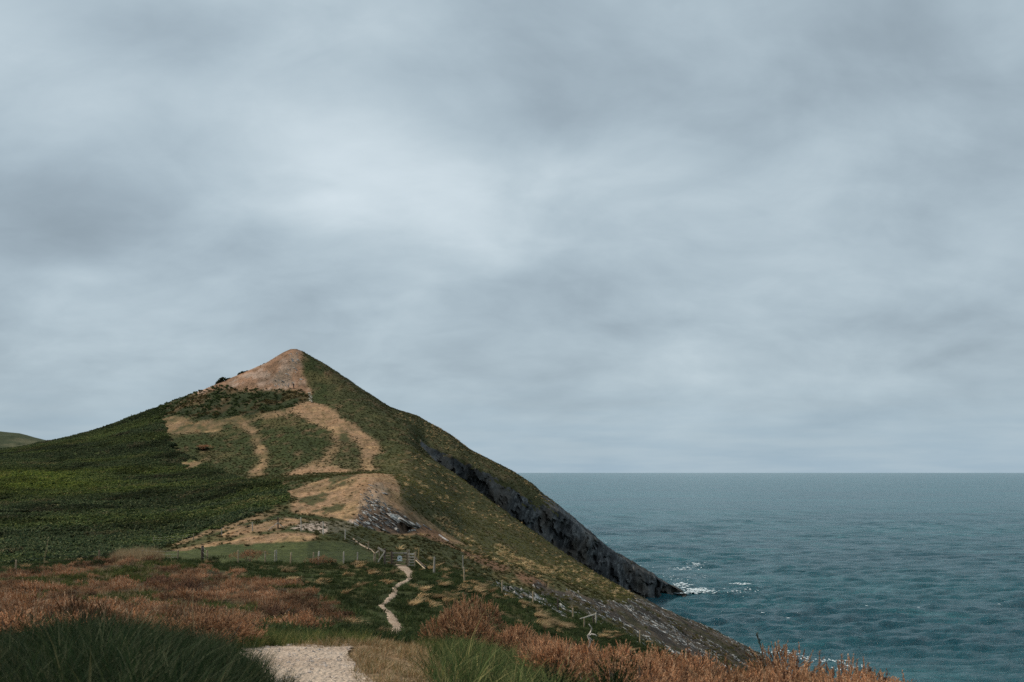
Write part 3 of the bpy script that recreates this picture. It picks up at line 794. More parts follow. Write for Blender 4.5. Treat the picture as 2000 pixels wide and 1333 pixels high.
def foam():
    """breaking water at the tip of the headland and along the near rocks: many small ragged flecks"""
    v, f = [], []
    r = random.Random(5)

    def fleck(x, y, sx, sy, z):
        k = len(v); n = 13
        for i in range(n):
            t = 2 * math.pi * i / n; s = r.uniform(0.35, 1.25)
            v.append((x + math.cos(t) * sx * s, y + math.sin(t) * sy * s, z + r.uniform(-0.03, 0.06)))
        v.append((x, y, z + 0.12))
        for i in range(n): f.append((k + i, k + (i + 1) % n, k + n))

    def spray(px, py, spx, spy, n, sz, z=0.45):
        for _ in range(n):
            a, b = r.gauss(px, spx), r.gauss(py, spy)
            d = F * CZ / max(b - HY, 20)
            fleck((a - CX) / F * d, d, r.uniform(0.3, 1.5) ** 1.5 * sz, r.uniform(0.3, 1.2) * sz * 1.8, z + r.uniform(-.25, 0.15))
    spray(1362, 1156, 12, 2.5, 120, 0.5); spray(1332, 1146, 10, 3, 50, 0.45); spray(1385, 1158, 20, 2, 45, 0.35); spray(1330, 1161, 12, 1.5, 40, 0.4)
    spray(1270, 1108, 20, 5, 10, 0.3); spray(1345, 1112, 16, 2, 30, 0.4); spray(1362, 1105, 10, 2, 30, 0.4); spray(1360, 1128, 14, 2, 10, 0.3)
    spray(1447, 1143, 8, 1.2, 34, 0.4); spray(1310, 1132, 10, 4, 14, 0.3); spray(1450, 1157, 18, 3, 25, 0.3); spray(1275, 1163, 6, 1.5, 30, 0.3)
    for px, py in ((1508, 1280), (1520, 1279), (1535, 1278), (1550, 1282), (1562, 1289), (1575, 1292), (1596, 1296), (1625, 1294), (1650, 1297), (1670, 1306), (1640, 1312)):
        spray(px, py, 8, 1.4, 9, 0.24)
    for _ in range(26):                      # whitecaps far out
        px, py = r.uniform(1060, 2000), 930 + 300 * r.random() ** 1.5
        d = F * CZ / (py - HY)
        if d < 2500: fleck((px - CX) / F * d, d, r.uniform(.2, .7) * (d / 400) ** .5, r.uniform(.15, .4), 0.5)
    me = bpy.data.meshes.new('sea_foam'); me.from_pydata(v, [], f); me.materials.append(M_FOAM)
    tag(link('sea_foam', me), kind='stuff')


foam()

# ================================================================== PLANT SHAPES
def blades(n, h, spread, bend, wid, cols, seed, lean=(0, 0), hvar=0.4, seg=3):
    """a tuft of curved grass blades -> verts, tris, colours"""
    r = np.random.default_rng(seed)
    rad = spread * np.sqrt(r.random(n)); th = r.random(n) * 2 * np.pi
    bx, by = rad * np.cos(th), rad * np.sin(th)
    hh = h * (1 - hvar * r.random(n)); out_a = th + r.normal(0, 0.9, n)
    bd = bend * hh * (0.4 + 0.9 * r.random(n)) * (0.4 + rad / max(spread, 1e-6))
    dx, dy = np.cos(out_a) * bd + lean[0] * hh, np.sin(out_a) * bd + lean[1] * hh
    fa = r.random(n) * np.pi
    wx, wy = np.cos(fa) * wid, np.sin(fa) * wid
    ci = r.integers(0, len(cols), n); cb = np.array(cols)[ci] * (0.75 + 0.5 * r.random((n, 1)))
    V, C, T = [], [], []
    for s in range(seg + 1):
        t = s / seg
        cx_, cy_ = bx + dx * t ** 1.8, by + dy * t ** 1.8
        cz_ = hh * (t - 0.35 * t * t * np.minimum(np.hypot(dx, dy) / hh, 1.2))
        ww = (1 - t ** 1.6) * (0.6 if s == 0 else 1)
        if s < seg:
            V += [np.stack([cx_ - wx * ww, cy_ - wy * ww, cz_], -1), np.stack([cx_ + wx * ww, cy_ + wy * ww, cz_], -1)]
            C += [cb, cb]
        else:
            V.append(np.stack([cx_, cy_, cz_], -1)); C.append(cb)
    ar = np.arange(n)
    for s in range(seg):
        a, b = 2 * s * n + ar, (2 * s + 1) * n + ar
        if s < seg - 1:
            c, d = (2 * s + 2) * n + ar, (2 * s + 3) * n + ar
            T += [np.stack([a, b, d], -1), np.stack([a, d, c], -1)]
        else:
            T.append(np.stack([a, b, 2 * seg * n + ar], -1))
    return np.concatenate(V), np.concatenate(T), np.concatenate(C)


def bush(nspr, rx, rz, spr_len, needles, nlen, nwid, cols, seed, shell=0.5, up=0.8, lumps=5, base=0.12, lr=(.30, .62)):
    """a bush of bristly upright sprigs spread over an uneven dome -> verts, tris, colours"""
    r = np.random.default_rng(seed)
    lc = np.stack([r.normal(0, 0.5, lumps) * rx, r.normal(0, 0.5, lumps) * rx, r.uniform(0.15, 0.55, lumps) * rz], -1)
    lr = r.uniform(*lr, lumps)
    k = r.integers(0, lumps, nspr)
    d = r.normal(0, 1, (nspr, 3)); d[:, 2] = np.abs(d[:, 2]) * 1.1 - 0.25
    d /= np.linalg.norm(d, axis=1, keepdims=True)
    rr = (shell + (1 - shell) * r.random((nspr, 1))) * lr[k][:, None]
    p = lc[k] + d * rr * np.array([rx, rx, rz * 0.75])
    p[:, 2] = np.maximum(p[:, 2], base * rz * r.random(nspr))
    ax = d * 0.8 + r.normal(0, 0.28, (nspr, 3)); ax[:, 2] += up
    ax /= np.linalg.norm(ax, axis=1, keepdims=True)
    L = spr_len * (0.5 + 0.9 * r.random((nspr, 1)))
    t = np.sort(r.random((nspr, needles)), axis=1)[..., None]
    st = p[:, None, :] + ax[:, None, :] * (t * L[:, None, :])
    nd = r.normal(0, 1, (nspr, needles, 3)); nd -= (nd * ax[:, None]).sum(-1, keepdims=True) * ax[:, None]
    nd /= np.linalg.norm(nd, axis=-1, keepdims=True)
    nl = nlen * (1.1 - 0.6 * t) * (0.7 + 0.6 * r.random((nspr, needles, 1)))
    tip = st + (nd * 0.62 + ax[:, None] * 0.9) * nl
    sd_ = np.cross(nd, ax[:, None]); sd_ /= np.linalg.norm(sd_, axis=-1, keepdims=True) + 1e-9
    a, b = st - sd_ * nwid, st + sd_ * nwid
    V = np.stack([a, b, tip], 2).reshape(-1, 3)
    T = np.arange(len(V)).reshape(-1, 3)
    ci = r.integers(0, len(cols), nspr)
    C = np.repeat(np.array(cols)[ci] * (0.75 + 0.5 * r.random((nspr, 1))), needles * 3, axis=0)
    # the stalk of each sprig
    s2 = np.cross(ax, r.normal(0, 1, ax.shape)); s2 /= np.linalg.norm(s2, axis=1, keepdims=True)
    q = np.stack([p - s2 * nwid * 0.6, p + s2 * nwid * 0.6, p + ax * L], 1).reshape(-1, 3)
    T = np.concatenate([T, len(V) + np.arange(len(q)).reshape(-1, 3)])
    V = np.concatenate([V, q]); C = np.concatenate([C, np.repeat(np.array(cols)[ci] * 0.7, 3, axis=0)])
    return V, T, C


def leafball(n, rx, rz, size, cols, seed, lumps=5):
    """a low rounded plant of many small leaf faces"""
    r = np.random.default_rng(seed)
    lc = np.stack([r.normal(0, 0.45, lumps) * rx, r.normal(0, 0.45, lumps) * rx, r.uniform(0.2, 0.6, lumps) * rz], -1)
    lr = r.uniform(0.4, 0.7, lumps); k = r.integers(0, lumps, n)
    d = r.normal(0, 1, (n, 3)); d[:, 2] = np.abs(d[:, 2]) - 0.2; d /= np.linalg.norm(d, axis=1, keepdims=True)
    p = lc[k] + d * (lr[k] * (0.6 + 0.4 * r.random(n)))[:, None] * np.array([rx, rx, rz * 0.7])
    p[:, 2] = np.maximum(p[:, 2], 0.0)
    a = d * 0.7 + r.normal(0, 0.6, (n, 3)); b = r.normal(0, 1, (n, 3))
    a /= np.linalg.norm(a, axis=1, keepdims=True); b -= (a * b).sum(1, keepdims=True) * a; b /= np.linalg.norm(b, axis=1, keepdims=True)
    c = np.cross(a, b)
    s = size * (0.6 + 0.8 * r.random((n, 1)))
    V = np.stack([p - b * s * 0.5, p + c * s, p + b * s * 0.5, p - c * s], 1).reshape(-1, 3)
    T = np.arange(4 * n).reshape(-1, 4)
    C = np.repeat(np.array(cols)[r.integers(0, len(cols), n)] * (0.7 + 0.6 * r.random((n, 1))), 4, axis=0)
    return V, T, C


def proto(name, vtc, mat):
    """a plant shape kept outside the scene, for the scatterers to draw"""
    return bpy.data.objects.new(name, mesh_np(name, vtc[0], vtc[1], mat, vtc[2]))


def scatter(name, protos, pts, scl, tint, tilt=0.12, seed=1, zoff=-0.03, yaw=None):
    pts = np.asarray(pts, np.float32); n = len(pts)
    r = np.random.default_rng(seed)
    me = bpy.data.meshes.new(name)
    p = pts.copy(); p[:, 2] += zoff
    me.vertices.add(n); me.vertices.foreach_set('co', p.ravel())
    rot = np.stack([r.normal(0, tilt, n), r.normal(0, tilt, n), r.random(n) * 6.283 if yaw is None else yaw + r.normal(0, 0.5, n)], -1).astype(np.float32)
    a = me.attributes.new('rot', 'FLOAT_VECTOR', 'POINT'); a.data.foreach_set('vector', rot.ravel())
    a = me.attributes.new('scl', 'FLOAT', 'POINT'); a.data.foreach_set('value', np.asarray(scl, np.float32))
    a = me.attributes.new('pick', 'INT', 'POINT'); a.data.foreach_set('value', r.integers(0, len(protos), n).astype(np.int32))
    t4 = np.ones((n, 4), np.float32); t4[:, :3] = tint
    a = me.attributes.new('tint', 'FLOAT_COLOR', 'POINT'); a.data.foreach_set('color', t4.ravel())
    me.update()
    o = link(name, me)
    g = bpy.data.node_groups.new(name, 'GeometryNodeTree')
    g.interface.new_socket('Geometry', in_out='INPUT', socket_type='NodeSocketGeometry')
    g.interface.new_socket('Geometry', in_out='OUTPUT', socket_type='NodeSocketGeometry')
    N = g.nodes.new; Lk = g.links.new
    gi, go = N('NodeGroupInput'), N('NodeGroupOutput')
    ip = N('GeometryNodeInstanceOnPoints')
    jn = N('GeometryNodeJoinGeometry')
    for pr in reversed(protos):
        oi = N('GeometryNodeObjectInfo'); oi.inputs['Object'].default_value = pr; oi.inputs['As Instance'].default_value = False
        ti = N('GeometryNodeGeometryToInstance')
        Lk(oi.outputs['Geometry'], ti.inputs[0]); Lk(ti.outputs[0], jn.inputs[0])

    def na(nm, ty):
        x = N('GeometryNodeInputNamedAttribute'); x.data_type = ty; x.inputs[0].default_value = nm
        return [s for s in x.outputs if s.enabled][0]
    er = N('FunctionNodeEulerToRotation')
    Lk(na('rot', 'FLOAT_VECTOR'), er.inputs[0])
    Lk(gi.outputs[0], ip.inputs['Points']); Lk(jn.outputs[0], ip.inputs['Instance'])
    ip.inputs['Pick Instance'].default_value = True
    Lk(na('pick', 'INT'), ip.inputs['Instance Index']); Lk(er.outputs[0], ip.inputs['Rotation']); Lk(na('scl', 'FLOAT'), ip.inputs['Scale'])
    Lk(ip.outputs[0], go.inputs[0])
    md = o.modifiers.new('scatter', 'NODES'); md.node_group = g
    return tag(o, kind='stuff')


# areas of the land's cells, for sowing plants
_e1 = P3[:-1, 1:] - P3[:-1, :-1]; _e2 = P3[1:, :-1] - P3[:-1, :-1]
AREA = np.linalg.norm(np.cross(_e1, _e2), axis=-1)
GXm, GPm, GDm = gxm, 0.25 * (GP[:-1, :-1] + GP[1:, :-1] + GP[:-1, 1:] + GP[1:, 1:]), 0.5 * (GD[:-1, :-1] + GD[1:, :-1])


def cells(mask): return mask[:-1, :-1] & keep
def sow(weight, density, seed=1, jitter_noise=None):
    """random points on the land: weight per cell, density per square metre; returns points and cell indices"""
    r = np.random.default_rng(seed)
    lamb = AREA * weight * density
    n = r.poisson(np.clip(lamb, 0, 400))
    ii, jj = np.nonzero(n)
    ii, jj = np.repeat(ii, n[ii, jj]), np.repeat(jj, n[ii, jj])
    u, v = r.random(len(ii))[:, None], r.random(len(ii))[:, None]
    p = (P3[ii, jj] * (1 - u) * (1 - v) + P3[ii, jj + 1] * u * (1 - v) + P3[ii + 1, jj] * (1 - u) * v + P3[ii + 1, jj + 1] * u * v)
    return p, ii, jj


def polym(poly, dmin=0, dmax=1e9):
    return inpoly(GXm, GPm, poly) & (GDm > dmin) & (GDm < dmax) & keep


G_DARK, G_MID, G_YEL = (0.022, 0.040, 0.014), (0.045, 0.070, 0.022), (0.14, 0.13, 0.05)
STRAW, STRAW2, RUST, RUST2, BRN = (0.46, 0.35, 0.21), (0.32, 0.23, 0.12), (0.38, 0.19, 0.095), (0.28, 0.135, 0.07), (0.14, 0.075, 0.045)

# ================================================================== VEGETATION
inview = (GXm > -500) & (GXm < 2200)
# bracken over the left flank
pb = [proto('bracken_shape', leafball(46, 0.62, 0.6, 0.22, [(0.030, 0.050, 0.014), (0.048, 0.072, 0.020), (0.022, 0.036, 0.012), (0.075, 0.090, 0.026)], 100 + i, 4), M_LEAFI) for i in range(4)]
p, ii, jj = sow((cells(COVER['bracken'] & ~COVER['dry']) & inview).astype(float), 2.9, 2)
tn = 1.12 + 0.5 * fbm(p[:, 0] / 26, p[:, 1] / 14, 3, 61)
yl = smooth01((fbm(p[:, 0] / 30, p[:, 1] / 12, 3, 62) + 0.1) * 2)
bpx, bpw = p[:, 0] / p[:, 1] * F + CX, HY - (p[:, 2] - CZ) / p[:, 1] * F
yl = yl + 2.3 * np.exp(-((bpx - 60) / 260) ** 2 - ((bpw - 938) / 27) ** 2) * smooth01(0.7 + fbm(p[:, 0] / 12, p[:, 1] / 6, 3, 97))   # sunlit band from a cloud gap, put into the frond tint as yellow-green
dk = smooth01((fbm(p[:, 0] / 9, p[:, 1] / 7, 3, 98) - 0.12) * 4)
tn = tn * (1 - 0.45 * dk)
br = (fbm(p[:, 0] / 6, p[:, 1] / 5, 3, 99) > 0.42).astype(float)
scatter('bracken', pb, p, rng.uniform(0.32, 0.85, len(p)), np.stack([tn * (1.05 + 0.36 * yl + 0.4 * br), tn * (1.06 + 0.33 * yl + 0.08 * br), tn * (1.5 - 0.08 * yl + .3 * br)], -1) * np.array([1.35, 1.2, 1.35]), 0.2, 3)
# scrub below the summit
p, ii, jj = sow((cells(COVER['scrub'] & (_fr < 0.25)) & inview).astype(float), 0.9, 4)
q = fbm(p[:, 0] / 5, p[:, 1] / 5, 3, 12) > 0.1
tnt = np.where(q[:, None], (2.3, 1.25, 1.6), (1.15, 1.1, 1.2)) * rng.uniform(0.7, 1.2, (len(p), 1))
scatter('scrub_foliage', pb, p, rng.uniform(0.5, 1.3, len(p)) * 0.75, tnt, 0.2, 5)
# grassy flanks: small tussocks
pt = [proto('tussock_shape', blades(46, 0.42, 0.24, 0.9, 0.035, [(0.05, 0.060, 0.022), (0.085, 0.080, 0.032), (0.035, 0.045, 0.018)], 120 + i, hvar=0.5, seg=2), M_LEAFI) for i in range(4)]
ps = [proto('straw_shape', blades(50, 0.45, 0.22, 1.1, 0.03, [STRAW, STRAW2, (0.36, 0.27, 0.14)], 130 + i, lean=(0.5, -0.2), hvar=0.5, seg=3), M_LEAFI) for i in range(4)]
flank = far[:-1, :-1] & keep & (GDm < 335) & ~cells(COVER['bracken']) & ~cells(COVER['scrub']) & ~cells(COVER['dry']) & ~cells(COVER['shore_rock']) & ~cells(COVER['field']) & ~rockf & inview & (GXm < 1560)
p, ii, jj = sow(flank.astype(float), 1.7, 6)
tn = 0.95 + 0.4 * fbm(p[:, 0] / 9, p[:, 1] / 9, 3, 63)
scatter('hill_grass', pt, p, rng.uniform(0.25, 0.75, len(p)), np.repeat(tn[:, None], 3, 1) * np.array([1.0, 0.92, 0.85]) * rng.uniform(.8, 1.5, (len(p), 1)) * np.where((p[:, 0] > -0.13 * p[:, 1]) & (p[:, 1] < 235) & (p[:, 1] > 128), 1.65, np.where(p[:, 1] > 192, 0.70, np.where(p[:, 1] < 128, 0.85, 1.2)))[:, None] * np.array([1.08, 1.0, .95]), 0.25, 7)
wsp = (flank & (GXm > 780)).astype(float) * smooth01(fbm(P3[:-1, :-1, 0] / 10, P3[:-1, :-1, 1] / 10, 3, 64) * 2 + 0.5) + 4.0 * cells(COVER['pale'])
p, ii, jj = sow(wsp, 0.26, 8)
scatter('pale_hill_grass', ps, p, rng.uniform(0.35, 1.1, len(p)), rng.uniform(0.6, 1.5, (len(p), 1)) * np.array([1, .97, .92]), 0.3, 9)
# dry turf edges and patches on the summit ridge
p, ii, jj = sow((cells(COVER['dry']) & (GDm < 345)).astype(float) * np.clip(left_bare[:-1, :-1], 0, 1) ** 2, 0.35, 10)
scatter('dry_turf', ps, p, rng.uniform(0.25, 0.6, len(p)), rng.uniform(0.5, 0.9, (len(p), 1)) * np.array([0.95, 0.76, 0.72]), 0.3, 11)

edge = (np.clip(SOFT['dry'], 0, 1) * (1 - np.clip(SOFT['dry'], 0, 1)) * 4)[:-1, :-1] * (far[:-1, :-1] & keep & (GDm < 335))
p, ii, jj = sow(edge, 0.6, 44)
scatter('edge_tussocks', pt, p, rng.uniform(0.3, 0.9, len(p)), rng.uniform(0.7, 1.3, (len(p), 1)) * np.array([1.0, .95, .85]), 0.25, 45)
p, ii, jj = sow(cells(COVER['dry']).astype(float) * (GDm < 345), 0.05, 46)
scatter('turf_tussocks', pt, p, rng.uniform(0.3, 0.7, len(p)), rng.uniform(0.7, 1.5, (len(p), 1)) * np.array([1.2, .95, .8]), 0.25, 47)

shw = cells(COVER['shore_rock']).astype(float) * smooth01((fbm((P3[:-1, :-1, 0] + P3[:-1, :-1, 2]) / 5, P3[:-1, :-1, 1] / 14, 3, 27) - 0.12) * 5)
p, ii, jj = sow(shw, 1.3, 48)
scatter('shore_grass', pt, p, rng.uniform(0.3, 0.8, len(p)), rng.uniform(0.7, 1.8, (len(p), 1)) * np.array([1.25, .98, .85]), 0.25, 49)

# slope between the viewpoint and the fence: dark grass with pale wind-combed tussocks
slope = (GDm > 17) & (GDm < 92) & keep & inview & (GXm < 1750) & ~cells(COVER['field'])
pathzone = nearline(GXm, GPm, [(771, 1243, 27), (775, 1225, 22), (762, 1202, 17), (742, 1184, 11), (760, 1172, 12), (770, 1160, 14), (773, 1147, 12), (795, 1136, 10), (802, 1127, 11), (795, 1115, 19), (786, 1107, 25), (786, 1100, 24)]) & (GDm > 30) & (GDm < 95)
heath = cells(COVER['heath'])
p, ii, jj = sow((slope & ~heath & ~pathzone).astype(float), 3.2, 12)
tn = 0.85 + 0.5 * fbm(p[:, 0] / 3, p[:, 1] / 3, 3, 65)
pg = [proto('grass_shape', blades(60, 0.30, 0.26, 0.8, 0.014, [G_DARK, G_MID, (0.035, 0.052, 0.018), (0.08, 0.085, 0.03)], 140 + i, hvar=0.55, seg=2), M_LEAFI) for i in range(4)]
scatter('slope_grass', pg, p, rng.uniform(0.6, 1.4, len(p)), np.repeat(tn[:, None], 3, 1), 0.2, 13)
straw_w = (slope & ~heath & ~pathzone & (GDm > 30)).astype(float)
straw_w *= smooth01((fbm(P3[:-1, :-1, 0] / 2.2, P3[:-1, :-1, 1] / 3.2, 3, 66) + 0.12) * 4.0)
straw_w *= smooth01((fbm(P3[:-1, :-1, 0] / 0.55, P3[:-1, :-1, 1] / 1.1, 2, 72) - 0.05) * 6)
straw_w *= np.where(inpoly(GXm, GPm, [(560, 1100), (730, 1098), (760, 1130), (735, 1180), (640, 1170), (560, 1125)]), 0.8, np.where(inpoly(GXm, GPm, [(810, 1105), (850, 1105), (960, 1150), (1080, 1205), (1160, 1240), (1000, 1250), (860, 1230), (790, 1200), (770, 1160), (810, 1140)]), 1.0, np.where((GXm > 500) & (GXm < 765), 0.55, 0.2)))
pst = [proto('combed_shape', blades(120, 0.55, 0.22, 0.8, 0.017, [STRAW, (0.40, 0.29, 0.17), (0.50, 0.40, 0.27), (0.36, 0.27, 0.15)], 150 + i, lean=(1.1, -0.35), hvar=0.4, seg=4), M_LEAFI) for i in range(4)]
straw_w = straw_w * ~nearline(GXm, GPm, [(771, 1243, 56), (762, 1202, 44), (742, 1184, 34), (760, 1172, 30), (772, 1147, 30), (802, 1127, 34), (786, 1100, 40)])
p, ii, jj = sow(straw_w, 1.25, 14)
scatter('combed_straw_grass', pst, p, rng.uniform(0.4, 1.15, len(p)), rng.uniform(0.45, 1.35, (len(p), 1)) * np.array([1, 0.92, 0.82]), 0.2, 15, yaw=0.0)

# heath on the left: low red-brown heather and dead bracken, grass between
ph = [proto('heather_shape', bush(120, 0.42, 0.42, 0.16, 11, 0.06, 0.008, [RUST, RUST2, (0.34, 0.20, 0.13), (0.40, 0.26, 0.17), (0.46, 0.32, 0.22)], 160 + i, up=1.3), M_LEAFI) for i in range(5)]
hn = fbm(P3[:-1, :-1, 0] / 3.5, P3[:-1, :-1, 1] / 6.0, 3, 67)
heath_w = (heath & (GDm > 13.5)).astype(float) * smooth01((hn + 0.36) * 3) * (0.3 + 0.65 * smooth01(fbm(P3[:-1, :-1, 0] / 1.1, P3[:-1, :-1, 1] / 2.0, 2, 70) * 3 + .6))
p, ii, jj = sow(heath_w, 2.1, 16)
scatter('heather', ph, p, rng.uniform(0.45, 1.25, len(p)) * (1 + 0.35 * fbm(p[:, 0] / 2.2, p[:, 1] / 3.5, 3, 69)), np.clip(0.88 + 0.9 * fbm(p[:, 0] / 2.5, p[:, 1] / 4, 3, 68)[:, None] + rng.uniform(-0.35, 0.35, (len(p), 1)), .3, 1.5) * np.array([0.97, 0.95, 0.90]), 0.15, 17)
gap_w = (heath & (GDm > 13.5)).astype(float) * smooth01((-0.02 - hn) * 3)
p, ii, jj = sow(gap_w, 3.0, 18)
scatter('heath_grass', pg, p, rng.uniform(0.8, 1.5, len(p)), rng.uniform(0.8, 1.7, (len(p), 1)) * np.array([1.25, 1.05, 0.9]), 0.2, 19)
p, ii, jj = sow((heath & (GDm > 15)).astype(float), 0.9, 20)
scatter('dry_heath_grass', [proto('wisp_shape', blades(26, 0.6, 0.16, 0.5, 0.006, [STRAW, STRAW2, (0.35, 0.22, 0.12)], 170 + i, hvar=0.5, seg=3), M_LEAFI) for i in range(3)], p, rng.uniform(0.5, 1.1, len(p)), rng.uniform(0.5, 1.1, (len(p), 1)) * np.ones(3), 0.2, 21)
tallw = polym([(215, 1098), (235, 1085), (300, 1084), (330, 1092), (300, 1100), (230, 1106)], 60, 90)
p, ii, jj = sow(tallw.astype(float), 3.0, 22)
scatter('tall_straw_grass', [proto('tall_shape', blades(40, 1.25, 0.3, 0.25, 0.010, [STRAW, STRAW2, (0.34, 0.24, 0.13)], 175 + i, hvar=0.5, seg=3), M_LEAFI) for i in range(3)], p, rng.uniform(0.5, 1.0, len(p)), rng.uniform(0.55, 0.95, (len(p), 1)) * np.ones(3), 0.15, 23)

# ================================================================== FOREGROUND GRASS
fg = [proto('long_grass_shape', blades(90, 0.50, 0.17, 0.55, 0.0042, [G_DARK, G_MID, (0.028, 0.050, 0.018), (0.06, 0.075, 0.03), (0.16, 0.15, 0.07)], 180 + i, hvar=0.55, seg=4), M_LEAFI) for i in range(5)]
mound = (GDm > 2.6) & (GDm < 9.5) & keep & inpoly(GXm, GPm, [(-700, 1230), (250, 1235), (430, 1290), (520, 1330), (600, 1390), (690, 1700), (690, 2600), (-900, 2600)])
p, ii, jj = sow(mound.astype(float), 60, 24)
hgt = np.interp((p[:, 0] / p[:, 1]) * F + CX, [-200, 0, 60, 120, 250, 400, 560, 650], [0.75, 0.80, 0.95, 1.1, 1.18, 0.9, 0.72, 0.5])
tn = rng.uniform(0.6, 1.15, (len(p), 1)) * np.ones(3)
scatter('mound_grass', fg, p, hgt * rng.uniform(0.5, 1.0, len(p)) * (1 + 0.3 * fbm(p[:, 0] / .6, p[:, 1] / .6, 3, 96)), tn * 0.72 * np.array([0.9, 1.0, 1.1]), 0.12, 25)
coarse = [proto('coarse_grass_shape', blades(26, 0.62, 0.20, 0.75, 0.0060, [(0.03, 0.045, 0.016), (0.05, 0.065, 0.025), (0.06, 0.075, 0.03), (0.12, 0.11, 0.05), (0.02, 0.032, 0.014)], 185 + i, hvar=0.6, seg=4), M_LEAFI) for i in range(5)]
p, ii, jj = sow(mound.astype(float) * smooth01(fbm(P3[:-1, :-1, 0] / .5, P3[:-1, :-1, 1] / .5, 3, 95) * 2 + .6), 14, 33)
scatter('coarse_mound_grass', coarse, p, np.interp((p[:, 0] / p[:, 1]) * F + CX, [-200, 0, 60, 120, 250, 400, 560, 650], [0.75, 0.80, 0.95, 1.05, 1.1, 0.85, 0.7, 0.5]) * rng.uniform(0.4, 1.0, len(p)), rng.uniform(0.5, 1.2, (len(p), 1)) * np.ones(3), 0.3, 34)
bank = (GDm > 6.0) & (GDm < 22) & keep & inpoly(GXm, GPm, [(880, 1262), (1000, 1290), (1120, 1330), (1300, 1400), (1300, 1600), (1000, 1700), (860, 1480), (850, 1330)])
p, ii, jj = sow(bank.astype(float), 20, 26)
scatter('bank_grass', fg, p, rng.uniform(0.4, 0.9, len(p)), rng.uniform(0.7, 1.9, (len(p), 1)) * np.array([1.1, 1.05, 0.95]), 0.22, 27)
p, ii, jj = sow(bank.astype(float), 7, 35)
scatter('pale_bank_grass', coarse, p, rng.uniform(0.5, 1.0, len(p)), rng.uniform(1.2, 2.6, (len(p), 1)) * np.array([1.1, 1.05, 0.9]), 0.3, 36)
verge = (GDm > 9.0) & (GDm < 24) & keep & inpoly(GXm, GPm, [(470, 1268), (478, 1240), (620, 1240), (650, 1258), (640, 1261), (560, 1264), (500, 1270), (640, 1259), (800, 1240), (900, 1250), (960, 1275), (880, 1300), (800, 1262), (640, 1257)])
p, ii, jj = sow(verge.astype(float), 22, 28)
scatter('verge_grass', fg, p, rng.uniform(0.35, 0.65, len(p)), rng.uniform(0.9, 1.9, (len(p), 1)) * np.array([1.2, 1.05, 0.85]), 0.15, 29)
dry_s = [proto('dry_grass_shape', blades(70, 0.16, 0.14, 0.7, 0.0032, [STRAW, (0.34, 0.2, 0.10), (0.26, 0.17, 0.08), (0.10, 0.10, 0.035)], 190 + i, hvar=0.6, seg=3), M_LEAFI) for i in range(4)]
dryp = (GDm > 6.0) & (GDm < 17) & keep & inpoly(GXm + 22 * fbm(P3[:-1, :-1, 0] / .4, P3[:-1, :-1, 1] / .6, 3, 73), GPm + 4 * fbm(P3[:-1, :-1, 0] / .3, P3[:-1, :-1, 1] / .6, 2, 74), [(560, 1264), (690, 1264), (672, 1288), (700, 1315), (735, 1420), (950, 1420), (900, 1330), (860, 1295), (800, 1258), (640, 1252)])
p, ii, jj = sow(dryp.astype(float), 45, 30)
scatter('dry_verge_grass', dry_s, p, rng.uniform(0.4, 1.05, len(p)), rng.uniform(0.7, 1.15, (len(p), 1)) * np.ones(3), 0.2, 31)

# ================================================================== GORSE BUSHES (each a thing)
RUSTS = [(0.50, 0.27, 0.145), (0.40, 0.205, 0.11), (0.44, 0.265, 0.16), (0.16, 0.085, 0.055), (0.58, 0.36, 0.22)]
GREENS = [(0.020, 0.036, 0.014), (0.035, 0.052, 0.018), (0.016, 0.028, 0.012), (0.06, 0.07, 0.02)]
gm = [mesh_np('gorse_foliage', *bush(430, 0.62, 0.80, 0.20, 22, 0.045, 0.0042, RUSTS, 200 + i, shell=0.45, up=0.9, lumps=7)[:2], M_LEAF) for i in range(0)]


def leafmesh(name, vtc, mat): return mesh_np(name, vtc[0], vtc[1], mat, vtc[2])


GORSE = [leafmesh('gorse_foliage', bush(820, 0.72, 0.86, 0.125, 26, 0.034, 0.0052, RUSTS, 200 + i, shell=0.72, up=0.5, lumps=15, lr=(.24, .44)), M_LEAF) for i in range(5)]
GORSE_D = [leafmesh('dense_gorse_foliage', bush(1500, 0.66, 0.95, 0.12, 22, 0.034, 0.0052, RUSTS, 260 + i, shell=0.6, up=0.55, lumps=7, lr=(.36, .56)), M_LEAF) for i in range(2)]
GORSE_B = [leafmesh('dark_gorse_foliage', bush(900, 0.72, 0.86, 0.11, 24, 0.032, 0.0052, [(0.13, 0.072, 0.048), (0.20, 0.11, 0.072), (0.28, 0.16, 0.105), (0.09, 0.055, 0.038)], 280 + i, shell=0.65, up=0.5, lumps=12, lr=(.28, .48)), M_LEAF) for i in range(2)]
GORSE_G = [leafmesh('green_gorse_foliage', bush(520, 0.62, 0.80, 0.16, 22, 0.042, 0.0044, GREENS + ([RUST] if i else []), 220 + i, shell=0.45, up=0.6, lumps=6), M_LEAF) for i in range(2)]


def stem_mesh(seed):
    r = random.Random(seed); mb = MB()
    for k in range(7):
        a = r.uniform(0, 6.28); pts = [Vector((0.05 * math.cos(a), 0.05 * math.sin(a), -0.15))]
        for s in range(5):
            pts.append(pts[-1] + Vector((math.cos(a) * 0.09 + r.uniform(-.05, .05), math.sin(a) * 0.09 + r.uniform(-.05, .05), r.uniform(0.10, 0.18))))
        mb.tube(pts, [0.022, 0.019, 0.016, 0.012, 0.009, 0.005], 5)
    me = bpy.data.meshes.new('stem'); me.from_pydata(mb.v, [], mb.f); me.materials.append(M_STEM)
    return me


STEMS = [stem_mesh(s) for s in range(3)]


